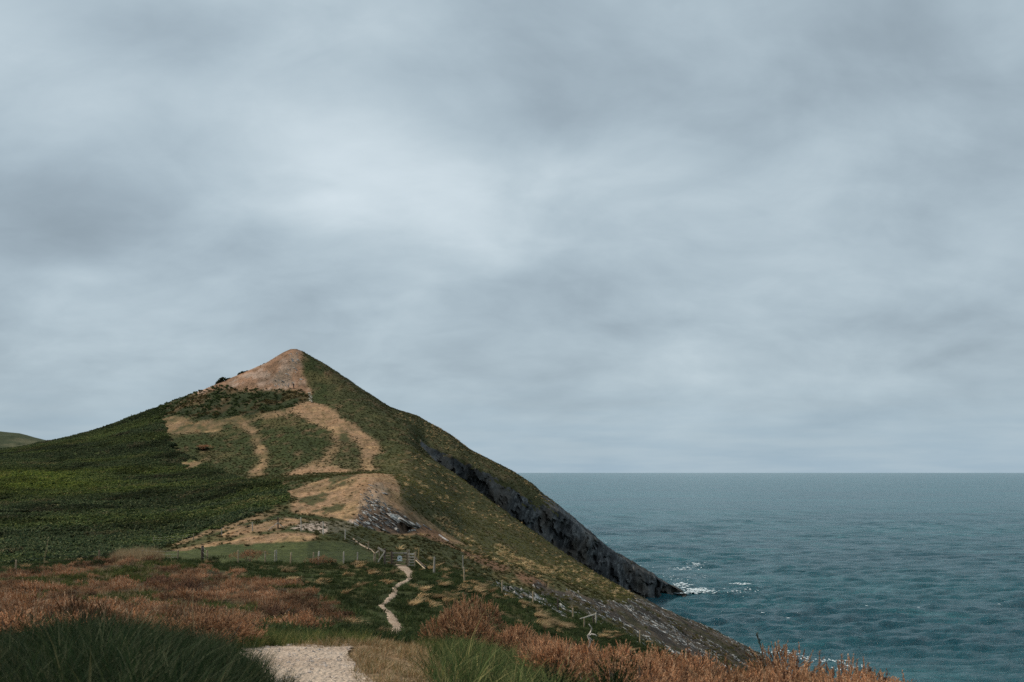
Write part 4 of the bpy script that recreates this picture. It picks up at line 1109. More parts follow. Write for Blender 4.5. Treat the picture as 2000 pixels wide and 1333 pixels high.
def gorse(pos, size, label, green=False, group=None, name='gorse_bush', k=None, squash=1.0, dense=False):
    t = empty(name, pos, random.uniform(0, 6.28))
    t.scale = (size * 1.4, size * 1.4, size * squash * 1.5)
    tag(t, label, 'bush', group)
    src = GORSE_G if green else GORSE_B if 'dark brown' in label or 'dark rust' in label else (GORSE_D if dense else GORSE)
    link('foliage', src[(k if k is not None else random.randrange(100)) % len(src)], t)
    link('stem', random.choice(STEMS), t)
    return t


THICKET = 'dead gorse bushes of the thicket above the sea'
gorse(at(912, 20.5), .74, 'tall rust-brown gorse bush with bare stems showing, left end of the thicket', group=THICKET, k=0, squash=1.2, dense=True)
gorse(at(962, 21.5), 0.40, 'narrow spindly rust-brown gorse sprig behind the tall leftmost bush', group=THICKET, k=1, squash=1.6)
gorse(at(1010, 19.5), 0.66, 'rounded pale rust gorse bush beside the tall leftmost one', group=THICKET, k=1, squash=1.0, dense=True)
gorse(at(1195, 9.3), 0.60, 'dark green gorse bush among rust-brown ones at the bottom edge', green=True, k=0, squash=0.85)
ORD = ['first', 'second', 'third', 'fourth', 'fifth', 'sixth', 'seventh', 'eighth', 'ninth', 'tenth', 'eleventh', 'twelfth']
ROWS_G = {
    'in the thicket row just below the dead branch': [(1060, 18.5, .62), (1100, 17.2, .66), (1150, 17.4, .56), (1205, 16.4, .66), (1255, 16.0, .68)],
    'in the middle of the thicket': [(1080, 12.6, .5), (1130, 13.5, .65), (1235, 13.5, .74), (1300, 14.6, .62), (1340, 12.6, .72), (1385, 13.2, .62)],
    'along the thicket crest against the sea': [(1450, 12.8, .74), (1510, 13.0, .86), (1560, 12.6, .92), (1610, 12.8, .96), (1670, 12.6, .96), (1735, 12.2, .90), (1780, 11.8, .80), (1840, 11.8, .75)],
    'in the lower thicket row behind the bottom edge': [(1175, 11.6, .55), (1290, 11.8, .7), (1400, 11.6, .7), (1470, 11.2, .72), (1545, 11.0, .78), (1620, 11.3, .8), (1690, 11.2, .8)],
    'cut by the bottom edge of the view': [(1260, 9.2, .55), (1350, 9.8, .7), (1440, 9.6, .72), (1520, 9.6, .78), (1600, 9.8, .8), (1690, 9.8, .8)]}
n_g = 0
for where, row in ROWS_G.items():
    for i, (px, d, s) in enumerate(row):
        gorse(at(px, d), s * random.uniform(0.95, 1.05), 'rust-brown gorse bush, %s from the left %s' % (ORD[i], where), group=THICKET, k=n_g)
        n_g += 1
# left: rust gorse in front of the heath
HEATH_G = 'rust gorse clumps on the left heath'
for i, (px, d, s, lb) in enumerate([
        (410, 10.8, .46, 'rust gorse clump hanging over the edge of the gravel patch, behind the grass mound'),
        (335, 12.0, .44, 'rust gorse clump just behind the crest of the dark grass mound'),
        (455, 11.4, .40, 'low rust gorse clump touching the left rim of the gravel patch'),
        (15, 9.5, .5, 'dark-centred rust gorse clump at the far left edge beside the grass mound'),
        (372, 52, .95, 'large dark brown gorse clump standing above the heather mid-way to the fence'),
        (300, 54, .9, 'dark brown gorse clump left of the largest one on the heath'),
        (545, 34, .8, 'dark rust gorse clump at the right end of the heath above the grass'),
        (600, 30, .7, 'low rust gorse clump at the right edge of the heath nearest the footpath')]):
    gorse(at(px, d), s, lb, group=HEATH_G, k=i, squash=0.8)
for px, py, s, lb in [(625, 1106, .7, 'pinkish dead gorse clump at the foot of the fence before the field'), (487, 1097, .9, 'reddish rounded gorse clump standing against the wire fence')]:
    gorse(hit(px, py), s, lb, k=3)
for px, py, s, lb in [(85, 1124, .75, 'dark green gorse clump beside the leftmost fence post'), (182, 1110, .8, 'dark green gorse clump below the post with the white top'), (420, 1102, .9, 'dark green low gorse along the foot of the fence below the thick post')]:
    gorse(hit(px, py), s, lb, green=True, k=0, squash=0.7)

# bushes seen against the sky or alone on the hill
HB = [leafmesh('hill_bush_foliage', leafball(260, 1.0, 1.0, 0.2, [(0.016, 0.026, 0.012), (0.026, 0.036, 0.015), (0.02, 0.03, 0.014)], 240 + i, 6), M_LEAF) for i in range(3)]


def hill_bush(pos, sx, sz, label, lean=0.0):
    t = empty('hill_bush', pos, random.uniform(-0.2, 0.2)); t.rotation_euler.y = lean; t.scale = (sx, sx * 0.8, sz)
    tag(t, label, 'bush')
    link('foliage', random.choice(HB), t); link('stem', STEMS[0], t)


def on_sky(px, d_, up=0.0):
    j = int(np.argmin(np.abs(cpx - px))); i = int(np.argmin(np.abs(TT - 18.0)))
    return Vector(P3[i, j]) + Vector((0, 0, up - 0.55))


hill_bush(on_sky(203, 0), 0.65, 1.0, 'small dark bush alone on the left skyline of the hill', -0.42)
hill_bush(on_sky(431, 0), 2.2, 1.5, 'wide dark bush on the skyline left of the bare summit slope', -0.42)
hill_bush(on_sky(447, 0), 1.2, 1.0, 'small dark bush on the skyline just above the wide one', -0.42)
hill_bush(on_sky(476, 0), 2.0, 1.0, 'flat dark bush on the skyline midway up the bare summit slope', -0.42)
hill_bush(on_sky(514, 0), 0.7, 0.6, 'tiny dark bush highest on the skyline below the summit', -0.42)
hill_bush(hit(337, 876), 1.1, 1.2, 'dark round bush alone in the bracken below the bare patch')
hill_bush(hit(400, 880), 1.6, 0.9, 'dark low bush beside the brown clump on the left hillside')
gorse(hit(400, 879), 1.6, 'brown gorse clump on the green left hillside above a bare patch', k=1, squash=0.8)

# ================================================================== STALKS AND DEAD BRANCH
def stalk(name, base, pts, r0, label, cat, mat, seed=True):
    mb = MB()
    P_ = [Vector(base) + Vector(p_) for p_ in pts]
    mb.tube(P_, [r0 * (1 - 0.6 * i / (len(P_) - 1)) for i in range(len(P_))], 5)
    t = empty(name, base); tag(t, label, cat)
    mb.build('stem', mat, t, base)
    if seed:
        sb = MB(); rr = random.Random(3)
        a, b = P_[-2], P_[-1]
        for k in range(14):
            q = a.lerp(b, k / 13); d = Vector((rr.uniform(-1, 1), rr.uniform(-1, 1), 1.2)).normalized()
            sb.tube([q, q + d * r0 * 9], [r0 * 1.2, r0 * 0.2], 4)
        sb.build('seed_head', mat, t, base)
    return t


M_STRAW = mat_plain('dry_straw', (0.34, 0.25, 0.13), 0.8, 0.2, 30)
M_DSTALK = mat_plain('dark_stalk', (0.05, 0.05, 0.03), 0.8, 0.2, 30)
b = at(60, 7.4)
stalk('grass_stalk', b, [(0, 0, 0), (0.02, 0, 0.30), (0.07, 0, 0.60), (0.10, 0, 0.80), (0.13, 0, 0.98)], 0.0018, 'tall thin straw-coloured grass stalk rising alone at the left before the fence', 'grass stalk', M_STRAW)
b = at(1495, 13.0)
stalk('grass_stalk', b, [(0, 0, 0), (0.0, 0, 0.5), (-0.02, 0, 0.95), (-0.06, 0, 1.2), (-0.12, 0, 1.36)], 0.006, 'dark drooping grass stalk seen against the sea above the gorse', 'grass stalk', M_DSTALK)
b = at(1100, 11.2)
stalk('grass_stalk', b, [(0, 0, 0), (0.02, 0, 0.2), (0.06, 0, 0.4), (0.09, 0, 0.62)], 0.007, 'thick pale leaning straw stalk standing among the rust gorse', 'grass stalk', M_STRAW, False)
b = at(383, 9.0)
stalk('grass_stalk', b, [(0, 0, 0), (-0.01, 0, 0.2), (-0.03, 0, 0.42), (-0.03, 0, 0.62)], 0.004, 'pale curved dead stalk in front of the rust gorse by the mound', 'grass stalk', M_STRAW, False)
# tall gorse spires against the sea
def spire(px, d, h, label):
    base = at(px, d)
    V, T, C = [], [], []
    r = np.random.default_rng(int(px))
    t = empty('gorse_spire', base); tag(t, label, 'bush', 'upright gorse sprays against the sea')
    mb = MB(); axes = [((0, 0, 0), (.05 * r.normal(), 0, h))]
    for k in range(3):
        z0 = h * r.uniform(.35, .6); sx = r.uniform(.05, .11) * (-1) ** k
        axes.append(((0, 0, z0), (sx, r.normal() * .05, z0 + h * r.uniform(.22, .38))))
    for a_, b_ in axes: mb.tube([base + Vector(a_), base + Vector(b_)], [0.008, 0.003], 5)
    mb.build('stem', M_STEM, t, base)
    for a_, b_ in axes:
        a_, b_ = np.array(a_), np.array(b_)
        n = 300 if a_[2] == 0 else 130
        q = (0.25 if a_[2] == 0 else 0.0) + (0.75 if a_[2] == 0 else 1.0) * r.random(n)
        p0 = a_ + (b_ - a_) * q[:, None]
        a2 = r.random(n) * 6.283; L = 0.058 * (1.25 - q * 0.75) * r.uniform(.6, 1.3, n)
        dr = np.stack([np.cos(a2), np.sin(a2), 0 * a2 + 0.55], -1)
        sd_ = np.stack([-np.sin(a2), np.cos(a2), 0 * a2], -1) * 0.005
        V.append(np.stack([p0 - sd_, p0 + sd_, p0 + dr * L[:, None]], 1).reshape(-1, 3))
        C.append(np.repeat(np.array(RUSTS)[r.integers(0, 5, n)], 3, axis=0) * 0.85)
    V = np.concatenate(V); C = np.concatenate(C)
    link('foliage', mesh_np('spire_foliage', V, np.arange(len(V)).reshape(-1, 3), M_LEAF, C), t)


for px, d, top, lb in [(1537, 11.4, 1276, 'single slim gorse spray against the sea, leftmost of the upright ones'), (1598, 11.4, 1272, 'leaning tall gorse spray against the sea with a pale stalk to its right'),
                       (1648, 11.6, 1278, 'upright gorse spray against the sea, left one of the close pair'), (1668, 11.6, 1288, 'upright gorse spray against the sea, right one of the close pair'),
                       (1702, 11.6, 1294, 'short gorse spray against the sea, last one before the right end')]:
    g0 = at(px, d); h = CZ + (HY - top) / F * d - g0.z
    spire(px, d, h, lb)


def dead_branch():
    DB = 15.2; b_ = at(1150, DB); top = lambda px, py: Vector(((px - CX) / F * DB, DB, CZ + (HY - py) / F * DB))
    t = empty('dead_branch', b_); tag(t, 'bleached twisted dead branch sticking up out of the rust gorse', 'branch')
    mb = MB()
    mb.tube([b_, top(1152, 1252), top(1148, 1242), top(1153, 1236), top(1156, 1228), top(1152, 1222), top(1150, 1219)], [.015, .014, .013, .012, .010, .008, .005], 6, jit=.15)
    mb.build('main_limb', M_BLEACH, t, b_, True)
    mb = MB(); mb.tube([top(1149, 1243), top(1156, 1240) + Vector((0, .05, 0)), top(1162, 1240), top(1166, 1243)], [.014, .012, .011, .007], 6, jit=.15)
    mb.build('side_limb', M_BLEACH, t, b_, True)
    mb = MB(); mb.tube([top(1151, 1246), top(1154, 1249), top(1158, 1252)], [.012, .010, .006], 6)
    mb.build('side_limb', M_BLEACH, t, b_, True)


dead_branch()

# ================================================================== PATHS
def strip_path(name, line, lift=0.03, jitter=0.2, mat=M_PATH):
    """trodden earth laid on the land along pixels (column, row, width in pixels)"""
    pts, wid = [], []
    for (x1, y1, w1), (x2, y2, w2) in zip(line[:-1], line[1:]):
        n = max(3, int(math.hypot(x2 - x1, y2 - y1) / 1.3))
        for k in range(n):
            s = k / n
            h = hit(x1 + (x2 - x1) * s, y1 + (y2 - y1) * s)
            if h: pts.append(h); wid.append((w1 + (w2 - w1) * s) * h.y / F)
    P_ = np.array([tuple(p_) for p_ in pts]); W_ = np.array(wid)
    for _ in range(4):
        P_[1:-1] = 0.25 * P_[:-2] + 0.5 * P_[1:-1] + 0.25 * P_[2:]; W_[1:-1] = 0.25 * W_[:-2] + 0.5 * W_[1:-1] + 0.25 * W_[2:]
    tg = np.gradient(P_[:, :2], axis=0); tg /= np.linalg.norm(tg, axis=1, keepdims=True) + 1e-9
    nr = np.stack([tg[:, 1], -tg[:, 0]], -1)
    m = 7; vs_ = []
    for i in range(len(P_)):
        # widths are read across the picture, so keep them across the view
        side = nr[i] if nr[i][0] > 0 else -nr[i]
        for k in range(m):
            s = (k / (m - 1) - 0.5) * W_[i] * (1 + (jitter * 2 * vnoise(np.array(i * 0.85), np.array(float(k > 3) * 9), 71)))
            x, y = P_[i, 0] + side[0] * s, P_[i, 1] + side[1] * s
            e = abs(k / (m - 1) - 0.5) * 2
            vs_.append((x, y, drop(x, y) + lift * (1 - e ** 4) - 0.01 + 0.015 * random.random()))
    i = np.arange(len(vs_)).reshape(-1, m)
    q = np.stack([i[:-1, :-1], i[:-1, 1:], i[1:, 1:], i[1:, :-1]], -1).reshape(-1, 4)
    return tag(link(name, mesh_np(name, vs_, q, mat, None, True)), kind='structure')


strip_path('path', [(768, 1244, 26), (776, 1226, 22), (764, 1202, 17), (752, 1190, 11), (744, 1184, 10), (760, 1171, 11), (770, 1160, 13), (772, 1147, 11), (782, 1140, 10), (797, 1134, 9), (801, 1127, 10), (796, 1116, 18), (788, 1109, 26), (784, 1103, 24)])
strip_path('path', [(740, 1078, 8), (722, 1073, 8), (708, 1066, 6), (696, 1058, 5), (690, 1052, 5)], 0.05)


def gravel_patch():
    us = np.arange(440, 800, 2.2); ds = np.exp(np.linspace(math.log(4.6), math.log(12.6), 190))
    U, D = np.meshgrid(us, ds)
    z = np.empty(U.shape); x = (U - CX) / F * D
    for i in range(U.shape[0]):
        for j in range(U.shape[1]): z[i, j] = drop(x[i, j], D[i, j])
    py = HY - (z - CZ) / D * F
    jx_ = 15 * fbm(x / .30, D / .45, 4, 81, .6)
    ins = inpoly(U + jx_, py + jx_ * .4, [(470, 1300), (478, 1270), (520, 1262), (570, 1256), (640, 1255), (684, 1261), (690, 1270), (676, 1284), (690, 1300), (716, 1322), (745, 1350), (760, 1500), (640, 1560), (600, 1460), (560, 1360)])
    lump = fbm(x / .25, D / .4, 4, 82, .6)
    z = z + 0.012 + 0.014 * lump + 0.012 * np.maximum(fbm(x / .09, D / .13, 2, 83), 0)
    i = np.arange(U.size).reshape(U.shape)
    q = np.stack([i[:-1, :-1], i[:-1, 1:], i[1:, 1:], i[1:, :-1]], -1)[ins[:-1, :-1]]
    u_, inv = np.unique(q.ravel(), return_inverse=True)
    tag(link('gravel_path', mesh_np('gravel_path', np.stack([x, D, z], -1).reshape(-1, 3)[u_], inv.reshape(-1, 4), M_GRAVEL, None, True)), kind='structure')
    r = np.random.default_rng(9)
    ok = np.argwhere(ins); s = ok[r.integers(0, len(ok), 300)]
    return np.stack([x[s[:, 0], s[:, 1]], D[s[:, 0], s[:, 1]], z[s[:, 0], s[:, 1]]], -1)


peb_pts = gravel_patch()

# ================================================================== ROCKS
def rock_mesh(seed, n=16, flat=1.0):
    r = random.Random(seed)
    bm = bmesh.new()
    for _ in range(n):
        v = Vector((r.gauss(0, 1), r.gauss(0, 1), r.gauss(0, 1))).normalized() * r.uniform(0.8, 1.0)
        bm.verts.new((v.x, v.y, v.z * flat))
    bmesh.ops.convex_hull(bm, input=bm.verts)
    bmesh.ops.delete(bm, geom=[v for v in bm.verts if not v.link_faces], context='VERTS')
    me = bpy.data.meshes.new('rock'); bm.to_mesh(me); bm.free()
    return me


RM = [rock_mesh(s) for s in range(8)]
for m_ in RM: m_.materials.append(M_SCREE)


def rocks_stuff(name, pts, size, mat, seed, flat=0.6, dip=0.0, long=1.0):
    r = random.Random(seed); v, f = [], []
    for p_ in pts:
        me = r.choice(RM); k = len(v); s = size * r.uniform(0.4, 1.3)
        mt = Matrix.Translation(p_) @ Euler((r.gauss(0, .25), dip + r.gauss(0, .2), r.gauss(0, .35) if long > 1 else r.uniform(0, 6.28))).to_matrix().to_4x4() @ Matrix.Diagonal((s * long, s, s * flat, 1))
        v += [tuple(mt @ q_.co) for q_ in me.vertices]
        f += [tuple(i + k for i in q_.vertices) for q_ in me.polygons]
    me = bpy.data.meshes.new(name); me.from_pydata(v, [], f); me.materials.append(mat)
    return tag(link(name, me), kind='stuff')


M_PEB = mat_plain('pebble', (0.40, 0.33, 0.28), 0.85, 0.2, 6, 0.35)
rocks_stuff('pebbles', [tuple(q_) for q_ in peb_pts], 0.022, M_PEB, 4)
dip = 0.62
p, ii, jj = sow((cells(COVER['shore_rock']) & inpoly(GXm, GPm, [(950, 1130), (1120, 1195), (1160, 1240), (1000, 1175)])).astype(float), 1.6, 40)
rocks_stuff('scree', [tuple(q_) for q_ in p], 0.30, M_PALE, 6, 0.35, dip, 2.6)
p, ii, jj = sow(cells(COVER['shore_rock']).astype(float) * smooth01(fbm((P3[:-1, :-1, 0] + P3[:-1, :-1, 2]) / 6, P3[:-1, :-1, 1] / 12, 3, 91) * 2 + .4), 1.3, 41)
rocks_stuff('shore_rocks', [tuple(q_) for q_ in p], 0.15, M_PALE, 7, 0.35, dip, 3.2)
p, ii, jj = sow(cells(COVER['grey_rock'] & (GD > 200)).astype(float), 0.35, 42)
rocks_stuff('summit_rocks', [tuple(q_) for q_ in p], 0.38, M_PALE, 8, 0.45, dip, 2.0)
step_pts = [hit(604 + random.uniform(-2.5, 2.5) + k * 0.12, 767 + k * 0.55) for k in range(36)]
rocks_stuff('step_stones', [tuple(q_) for q_ in step_pts if q_], 0.32, mat_plain('pale_stone', (0.55, 0.48, 0.38), 0.9, 0.1, 3, .3), 9, 0.5)

# outcrop with the little cave: tilted slabs, each a piece of the outcrop
oc = hit(750, 1038)
outcrop = empty('rock_outcrop', oc)
tag(outcrop, 'pale streaked rock outcrop with a small dark cave on the knoll above the gate', 'rock outcrop')
slabs = [rock_mesh(50 + s, 20, 1.0) for s in range(7)]
for m_ in slabs: m_.materials.append(M_SLAB)
n_s = 0
rr = random.Random(12)
zones = [([(700, 965), (720, 945), (748, 938), (757, 960), (745, 978), (722, 988), (705, 980)], 28, .24), ([(712, 984), (738, 974), (764, 990), (792, 1010), (800, 1018), (776, 1020), (770, 1040), (750, 1040), (718, 1030), (695, 1020)], 150, .26), ([(696, 1016), (720, 1028), (742, 1040), (716, 1034), (690, 1024)], 20, .26)]
for poly, n, sz in zones:
    pa = np.array(poly); k = 0
    while k < n:
        px, py = rr.uniform(pa[:, 0].min(), pa[:, 0].max()), rr.uniform(pa[:, 1].min(), pa[:, 1].max())
        if not inpoly(np.array([px]), np.array([py]), poly)[0]: continue
        k += 1
        h = hit(px, py)
        if not h or h.y > 170: continue
        o = link('rock_slab', rr.choice(slabs), outcrop)
        s = sz * rr.uniform(0.5, 1.25)
        o.location = h - oc + Vector((0, 0, 0.02))
        o.rotation_euler = (rr.gauss(0.25, .2), dip + rr.gauss(0, .25), rr.gauss(0.2, .35))
        o.scale = (s * rr.uniform(1.2, 2.4), s * 0.9, s * rr.uniform(.22, .4))
# roof and jambs of the cave
for px, py, s, rz_ in [(782, 1015, (1.9, 1.1, .32), .60), (798, 1021, (1.7, 1.0, .28), .42), (768, 1012, (1.3, 1.0, .35), .7), (806, 1028, (1.0, .6, .25), .35), (774, 1036, (.5, .7, .45), .9), (803, 1038, (.8, .5, .22), -.3)]:
    h = hit(px, py); o = link('rock_slab', slabs[int(px) % 7], outcrop)
    if h.y > 126: h = Vector(((px - CX) / F * 119.5, 119.5, CZ + (HY - py) / F * 119.5))
    o.location = h - oc; o.rotation_euler = (0.1, rz_, 0.1); o.scale = s
for k, (x1, y1, x2, y2) in enumerate([(826, 1026, 842, 1036), (858, 1046, 875, 1058), (812, 1022, 822, 1030)]):
    a, b = hit(x1, y1), hit(x2, y2)
    mb = MB(); mb.beam(a + Vector((0, 0, .02)), b + Vector((0, 0, .02)), .34, .2, bev=.3)
    tag(mb.build('boulder', M_SCREE, None, a), ['long pale rock slab on the rust-brown slope just right of the cave', 'thin pale rock slab lowest on the rust-brown slope right of the cave', 'short pale rock rib closest to the right side of the cave'][k], 'rock')

# ================================================================== FENCES
def post_at(px, pyb, pyt, parent, mat, r=0.055, lean=0.0, name='post', square=False, d=None):
    b_ = hit(px, pyb) if d is None else at(px, d)
    r = r * 1.2
    h = max(0.5, (pyb - pyt) * b_.y / F)
    top = b_ + Vector((lean * h, 0, h))
    mb = MB()
    if square: mb.beam(b_ - Vector((0, 0, .2)), top, r * 2, r * 2, bev=.15)
    else: mb.tube([b_ - Vector((0, 0, .25)), b_ + (top - b_) * .5, top - (top - b_).normalized() * .02, top], [r, r * .97, r * .95, r * .7], 8, jit=.06)
    mb.build(name, mat, parent, parent.location)
    return b_, top


def wires(tops, parent, fr=(0.95, 0.62, 0.3), mat=M_WIRE, r=0.003):
    for f_ in fr:
        mb = MB(); pts = []
        for (b0, t0), (b1, t1) in zip(tops[:-1], tops[1:]):
            a, b = b0.lerp(t0, f_), b1.lerp(t1, f_)
            for k in range(4):
                q_ = a.lerp(b, k / 4); q_.z -= 0.05 * math.sin(math.pi * k / 4); q_.y -= 0.06
                pts.append(q_)
        pts.append(b + Vector((0, -.06, 0)))
        mb.tube(pts, r, 4); mb.build('wire', mat, parent, parent.location)


f1 = empty('wire_fence', hit(395, 1096)); tag(f1, 'wire fence on brown round posts between the heath and the green field', 'fence')
tp = []
for px, yb, yt, r, ln, mt in [(-330, 1140, 1110, .055, .02, M_POST), (-150, 1132, 1102, .055, .0, M_POST), (30, 1122, 1094, .06, .06, M_POST), (193, 1102, 1075, .06, .03, M_POST), (277, 1093, 1075, .055, .06, M_POST), (347, 1094, 1075, .05, .05, M_POST), (395, 1096, 1066, .10, .02, M_DARKWOOD),
                              (405, 1098, 1075, .055, .0, M_POST), (465, 1100, 1075, .055, .0, M_POST), (518, 1100, 1077, .05, .0, M_POST), (567, 1102, 1079, .05, .08, M_POST), (612, 1102, 1079, .05, .03, M_POST), (621, 1102, 1077, .055, .08, M_GREYWOOD), (671, 1101, 1078, .05, .02, M_GREYWOOD), (698, 1101, 1079, .045, .02, M_GREYWOOD), (731, 1100, 1081, .06, .0, M_POST)]:
    tp.append(post_at(px, yb, yt, f1, mt, r, ln))
post_at(536.5, 1099, 1075, f1, M_GREYWOOD, .035, .03); post_at(540, 1099, 1074, f1, M_GREYWOOD, .035, .0)
wires(tp, f1)

f2 = empty('wire_fence', hit(588, 1038)); tag(f2, 'farther wire fence along the crest of the field, with a braced post', 'fence')
tp = []
for px, yb, yt, r, ln, mt in [(300, 1062, 1050, .045, 0, M_POST), (378, 1056, 1043, .045, 0, M_POST), (433, 1047, 1031, .045, 0, M_GREYWOOD), (493, 1038, 1020, .05, 0, M_GREYWOOD), (543, 1033, 1010, .06, .0, M_DARKWOOD), (588, 1038, 1011, .055, -.02, M_GREYWOOD), (631, 1044, 1019, .055, -.01, M_GREYWOOD), (674, 1056, 1035, .05, .01, M_GREYWOOD), (720, 1074, 1058, .055, -.02, M_POST)]:
    tp.append(post_at(px, yb, yt, f2, mt, r, ln))
wires(tp, f2)
bb, bt = tp[4]
for px, py in ((524, 1035.5), (557, 1033)):
    e_ = hit(px, py) ; mb = MB(); mb.beam(e_ - Vector((0, .06, .05)), bb.lerp(bt, .52) - Vector((0, .06, 0)), .075, .075)
    mb.build('brace', M_GREYWOOD, f2, f2.location)

f3 = empty('wire_fence', hit(906, 1137)); tag(f3, 'wire fence on pale posts running down the slope towards the sea', 'fence')
tp = []
for px, yb, yt, r, ln, mt in [(817, 1094, 1070, .05, .08, M_YELLOWWOOD), (847, 1120, 1088, .055, .05, M_GREYWOOD), (907, 1137, 1108, .055, -.03, M_POST), (981, 1160, 1134, .055, .0, M_POST), (1041, 1180, 1155, .055, .0, M_POST), (1090, 1195, 1168, .055, -.02, M_DARKWOOD), (1119, 1207, 1188, .055, .0, M_POST), (1164, 1221, 1197, .055, .0, M_GREYWOOD), (1250, 1262, 1232, .05, .0, M_POST), (1340, 1305, 1275, .05, .0, M_POST)]:
    tp.append(post_at(px, yb, yt, f3, mt, r, ln))
wires(tp, f3, (0.92, 0.5))
post_at(904.5, 1113, 1085, f3, M_GREYWOOD, .045, -.03); post_at(812.5, 1093, 1078, f3, M_POST, .045, .0); post_at(1159, 1222, 1203, f3, M_DARKWOOD, .05, .0); post_at(849.5, 1119, 1095, f3, M_POST, .045, -.02)
post_at(1141, 1226, 1208, f3, M_POST, .045, .0)
e_ = hit(1128, 1212); mb = MB(); mb.beam(e_ + Vector((0, 0, .05)), tp[7][0].lerp(tp[7][1], .92) - Vector((0, .1, 0)), .07, .07); mb.build('fallen_rail', M_GREYWOOD, f3, f3.location)
for (x1, y1, x2, y2) in ((811, 1094, 832, 1113), (812, 1099, 830, 1116)):
    a, b = hit(x1, y1), hit(x2, y2)
    mb = MB(); mb.beam(a + Vector((0, -.05, .22)), b + Vector((0, -.05, .2)), .09, .05); mb.build('rail', M_DARKWOOD if y1 < 1097 else M_POST, f3, f3.location)

# ================================================================== GATE
GB = hit(781, 1106.5); GDp = GB.y


def gp(px, py, dy=0.0): return Vector(((px - CX) / F * GDp, GDp + dy, CZ + (HY - py) / F * GDp))


gate = empty('field_gate', GB); tag(gate, 'weathered wooden five-bar field gate with a round white sign, across the footpath', 'gate')


def timber(name, a, b, w_, h_, mat, parent):
    mb = MB(); mb.beam(a, b, w_, h_); return mb.build(name, mat, parent, gate.location)


timber('gate_post', gp(765.2, 1110), gp(765.2, 1078), .17, .15, M_DARKWOOD, gate)
timber('gate_post', gp(795.6, 1110), gp(795.6, 1074.5), .11, .11, M_POST, gate)
timber('gate_post', gp(798.6, 1110, .12), gp(798.6, 1074.5, .12), .10, .10, M_GREYWOOD, gate)
for y in (1080.4, 1087.4, 1093, 1098.6, 1104.4):
    timber('rail', gp(766.5, y, -.06), gp(794.6, y, -.06), .03, .085, M_POST if y > 1081 else M_GREYWOOD, gate)
timber('upright', gp(768.6, 1106, -.02), gp(768.6, 1079, -.02), .05, .09, M_DARKWOOD, gate)
timber('upright', gp(793.2, 1106, -.02), gp(793.2, 1079, -.02), .05, .09, M_DARKWOOD, gate)
timber('diagonal_brace', gp(769.5, 1104, .02), gp(793, 1081, .02), .03, .08, M_DARKWOOD, gate)

gsign = empty('gate_sign', gp(781, 1091, -.12)); tag(gsign, 'round white trust sign with an oak leaf emblem hung on the gate', 'sign')
M_SIGN = mat_plain('sign_white', (0.70, 0.76, 0.76), 0.5, 0.4, 3, .08); M_SIGNG = mat_plain('sign_green', (0.03, 0.10, 0.09), 0.5, 0.4, 3, .1)
mb = MB(); n = 24; ring = []
for k in range(n + 1):                     # omega-shaped plate: a disc that flares to feet at the base
    t_ = R(-62) + (R(304)) * k / n
    ring.append((math.cos(t_ ) * .205, math.sin(t_) * .205 + .03))
ring = [(.235, -.21), (.235, -.17), (.13, -.16)] + ring[0:] + [(-.13, -.16), (-.235, -.17), (-.235, -.21)]
fr_ = [gsign.location + Vector((x, -.01, z)) for x, z in ring]; bk_ = [q_ + Vector((0, .02, 0)) for q_ in fr_]
m_n = len(ring)
mb.raw(fr_ + bk_, [tuple(range(m_n - 1, -1, -1)), tuple(range(m_n, 2 * m_n))] + [(i, (i + 1) % m_n, m_n + (i + 1) % m_n, m_n + i) for i in range(m_n)])
mb.build('plate', M_SIGN, gsign, gsign.location)
mb = MB(); ro, ri = .165, .145
cc_ = gsign.location + Vector((0, -.016, .03))
vr = [cc_ + Vector((math.cos(6.2832 * k / 24) * r_, 0, math.sin(6.2832 * k / 24) * r_)) for r_ in (ro, ri) for k in range(24)]
mb.raw(vr, [(k, 24 + k, 24 + (k + 1) % 24, (k + 1) % 24) for k in range(24)])
mb.build('emblem_ring', M_SIGNG, gsign, gsign.location)
mb = MB()
for ang in (R(115), R(65)):                # two lobed oak leaves side by side
    half = [(0, 0), (.03, .03), (.024, .05), (.046, .075), (.034, .095), (.044, .12), (.022, .14), (0, .158)]
    out_l = half + [(-x, z) for x, z in reversed(half[1:-1])]
    c_, s_ = math.cos(ang - R(90)), math.sin(ang - R(90))
    vv = [gsign.location + Vector((x * c_ - z * s_, -.018, x * s_ + z * c_ - .055)) for x, z in out_l]
    mb.raw(vv + [sum(vv, Vector()) / len(vv)], [(i, len(vv), (i + 1) % len(vv)) for i in range(len(vv))])
mb.build('oak_leaf', M_SIGNG, gsign, gsign.location)

wing = empty('fence_panel', gp(803, 1106)); tag(wing, 'short railed fence panel joined to the right side of the gate', 'fence panel')
for y in (1082.6, 1088.4, 1093.8, 1099, 1104.6): timber('rail', gp(797, y, .03), gp(809, y, .03), .04, .10, M_GREYWOOD, wing).location = Vector((0, 0, 0)) + gate.location - wing.location
timber('post', gp(809.3, 1110, .08), gp(809.3, 1079, .08), .10, .10, M_POST, wing).location = gate.location - wing.location
stile = empty('railed_fence_corner', gp(750, 1103)); tag(stile, 'silvered timber fence corner with a slanting brace, left of the gate', 'fence panel')


def st(name, a, b, w_, h_, mat): timber(name, a, b, w_, h_, mat, stile).location = gate.location - stile.location


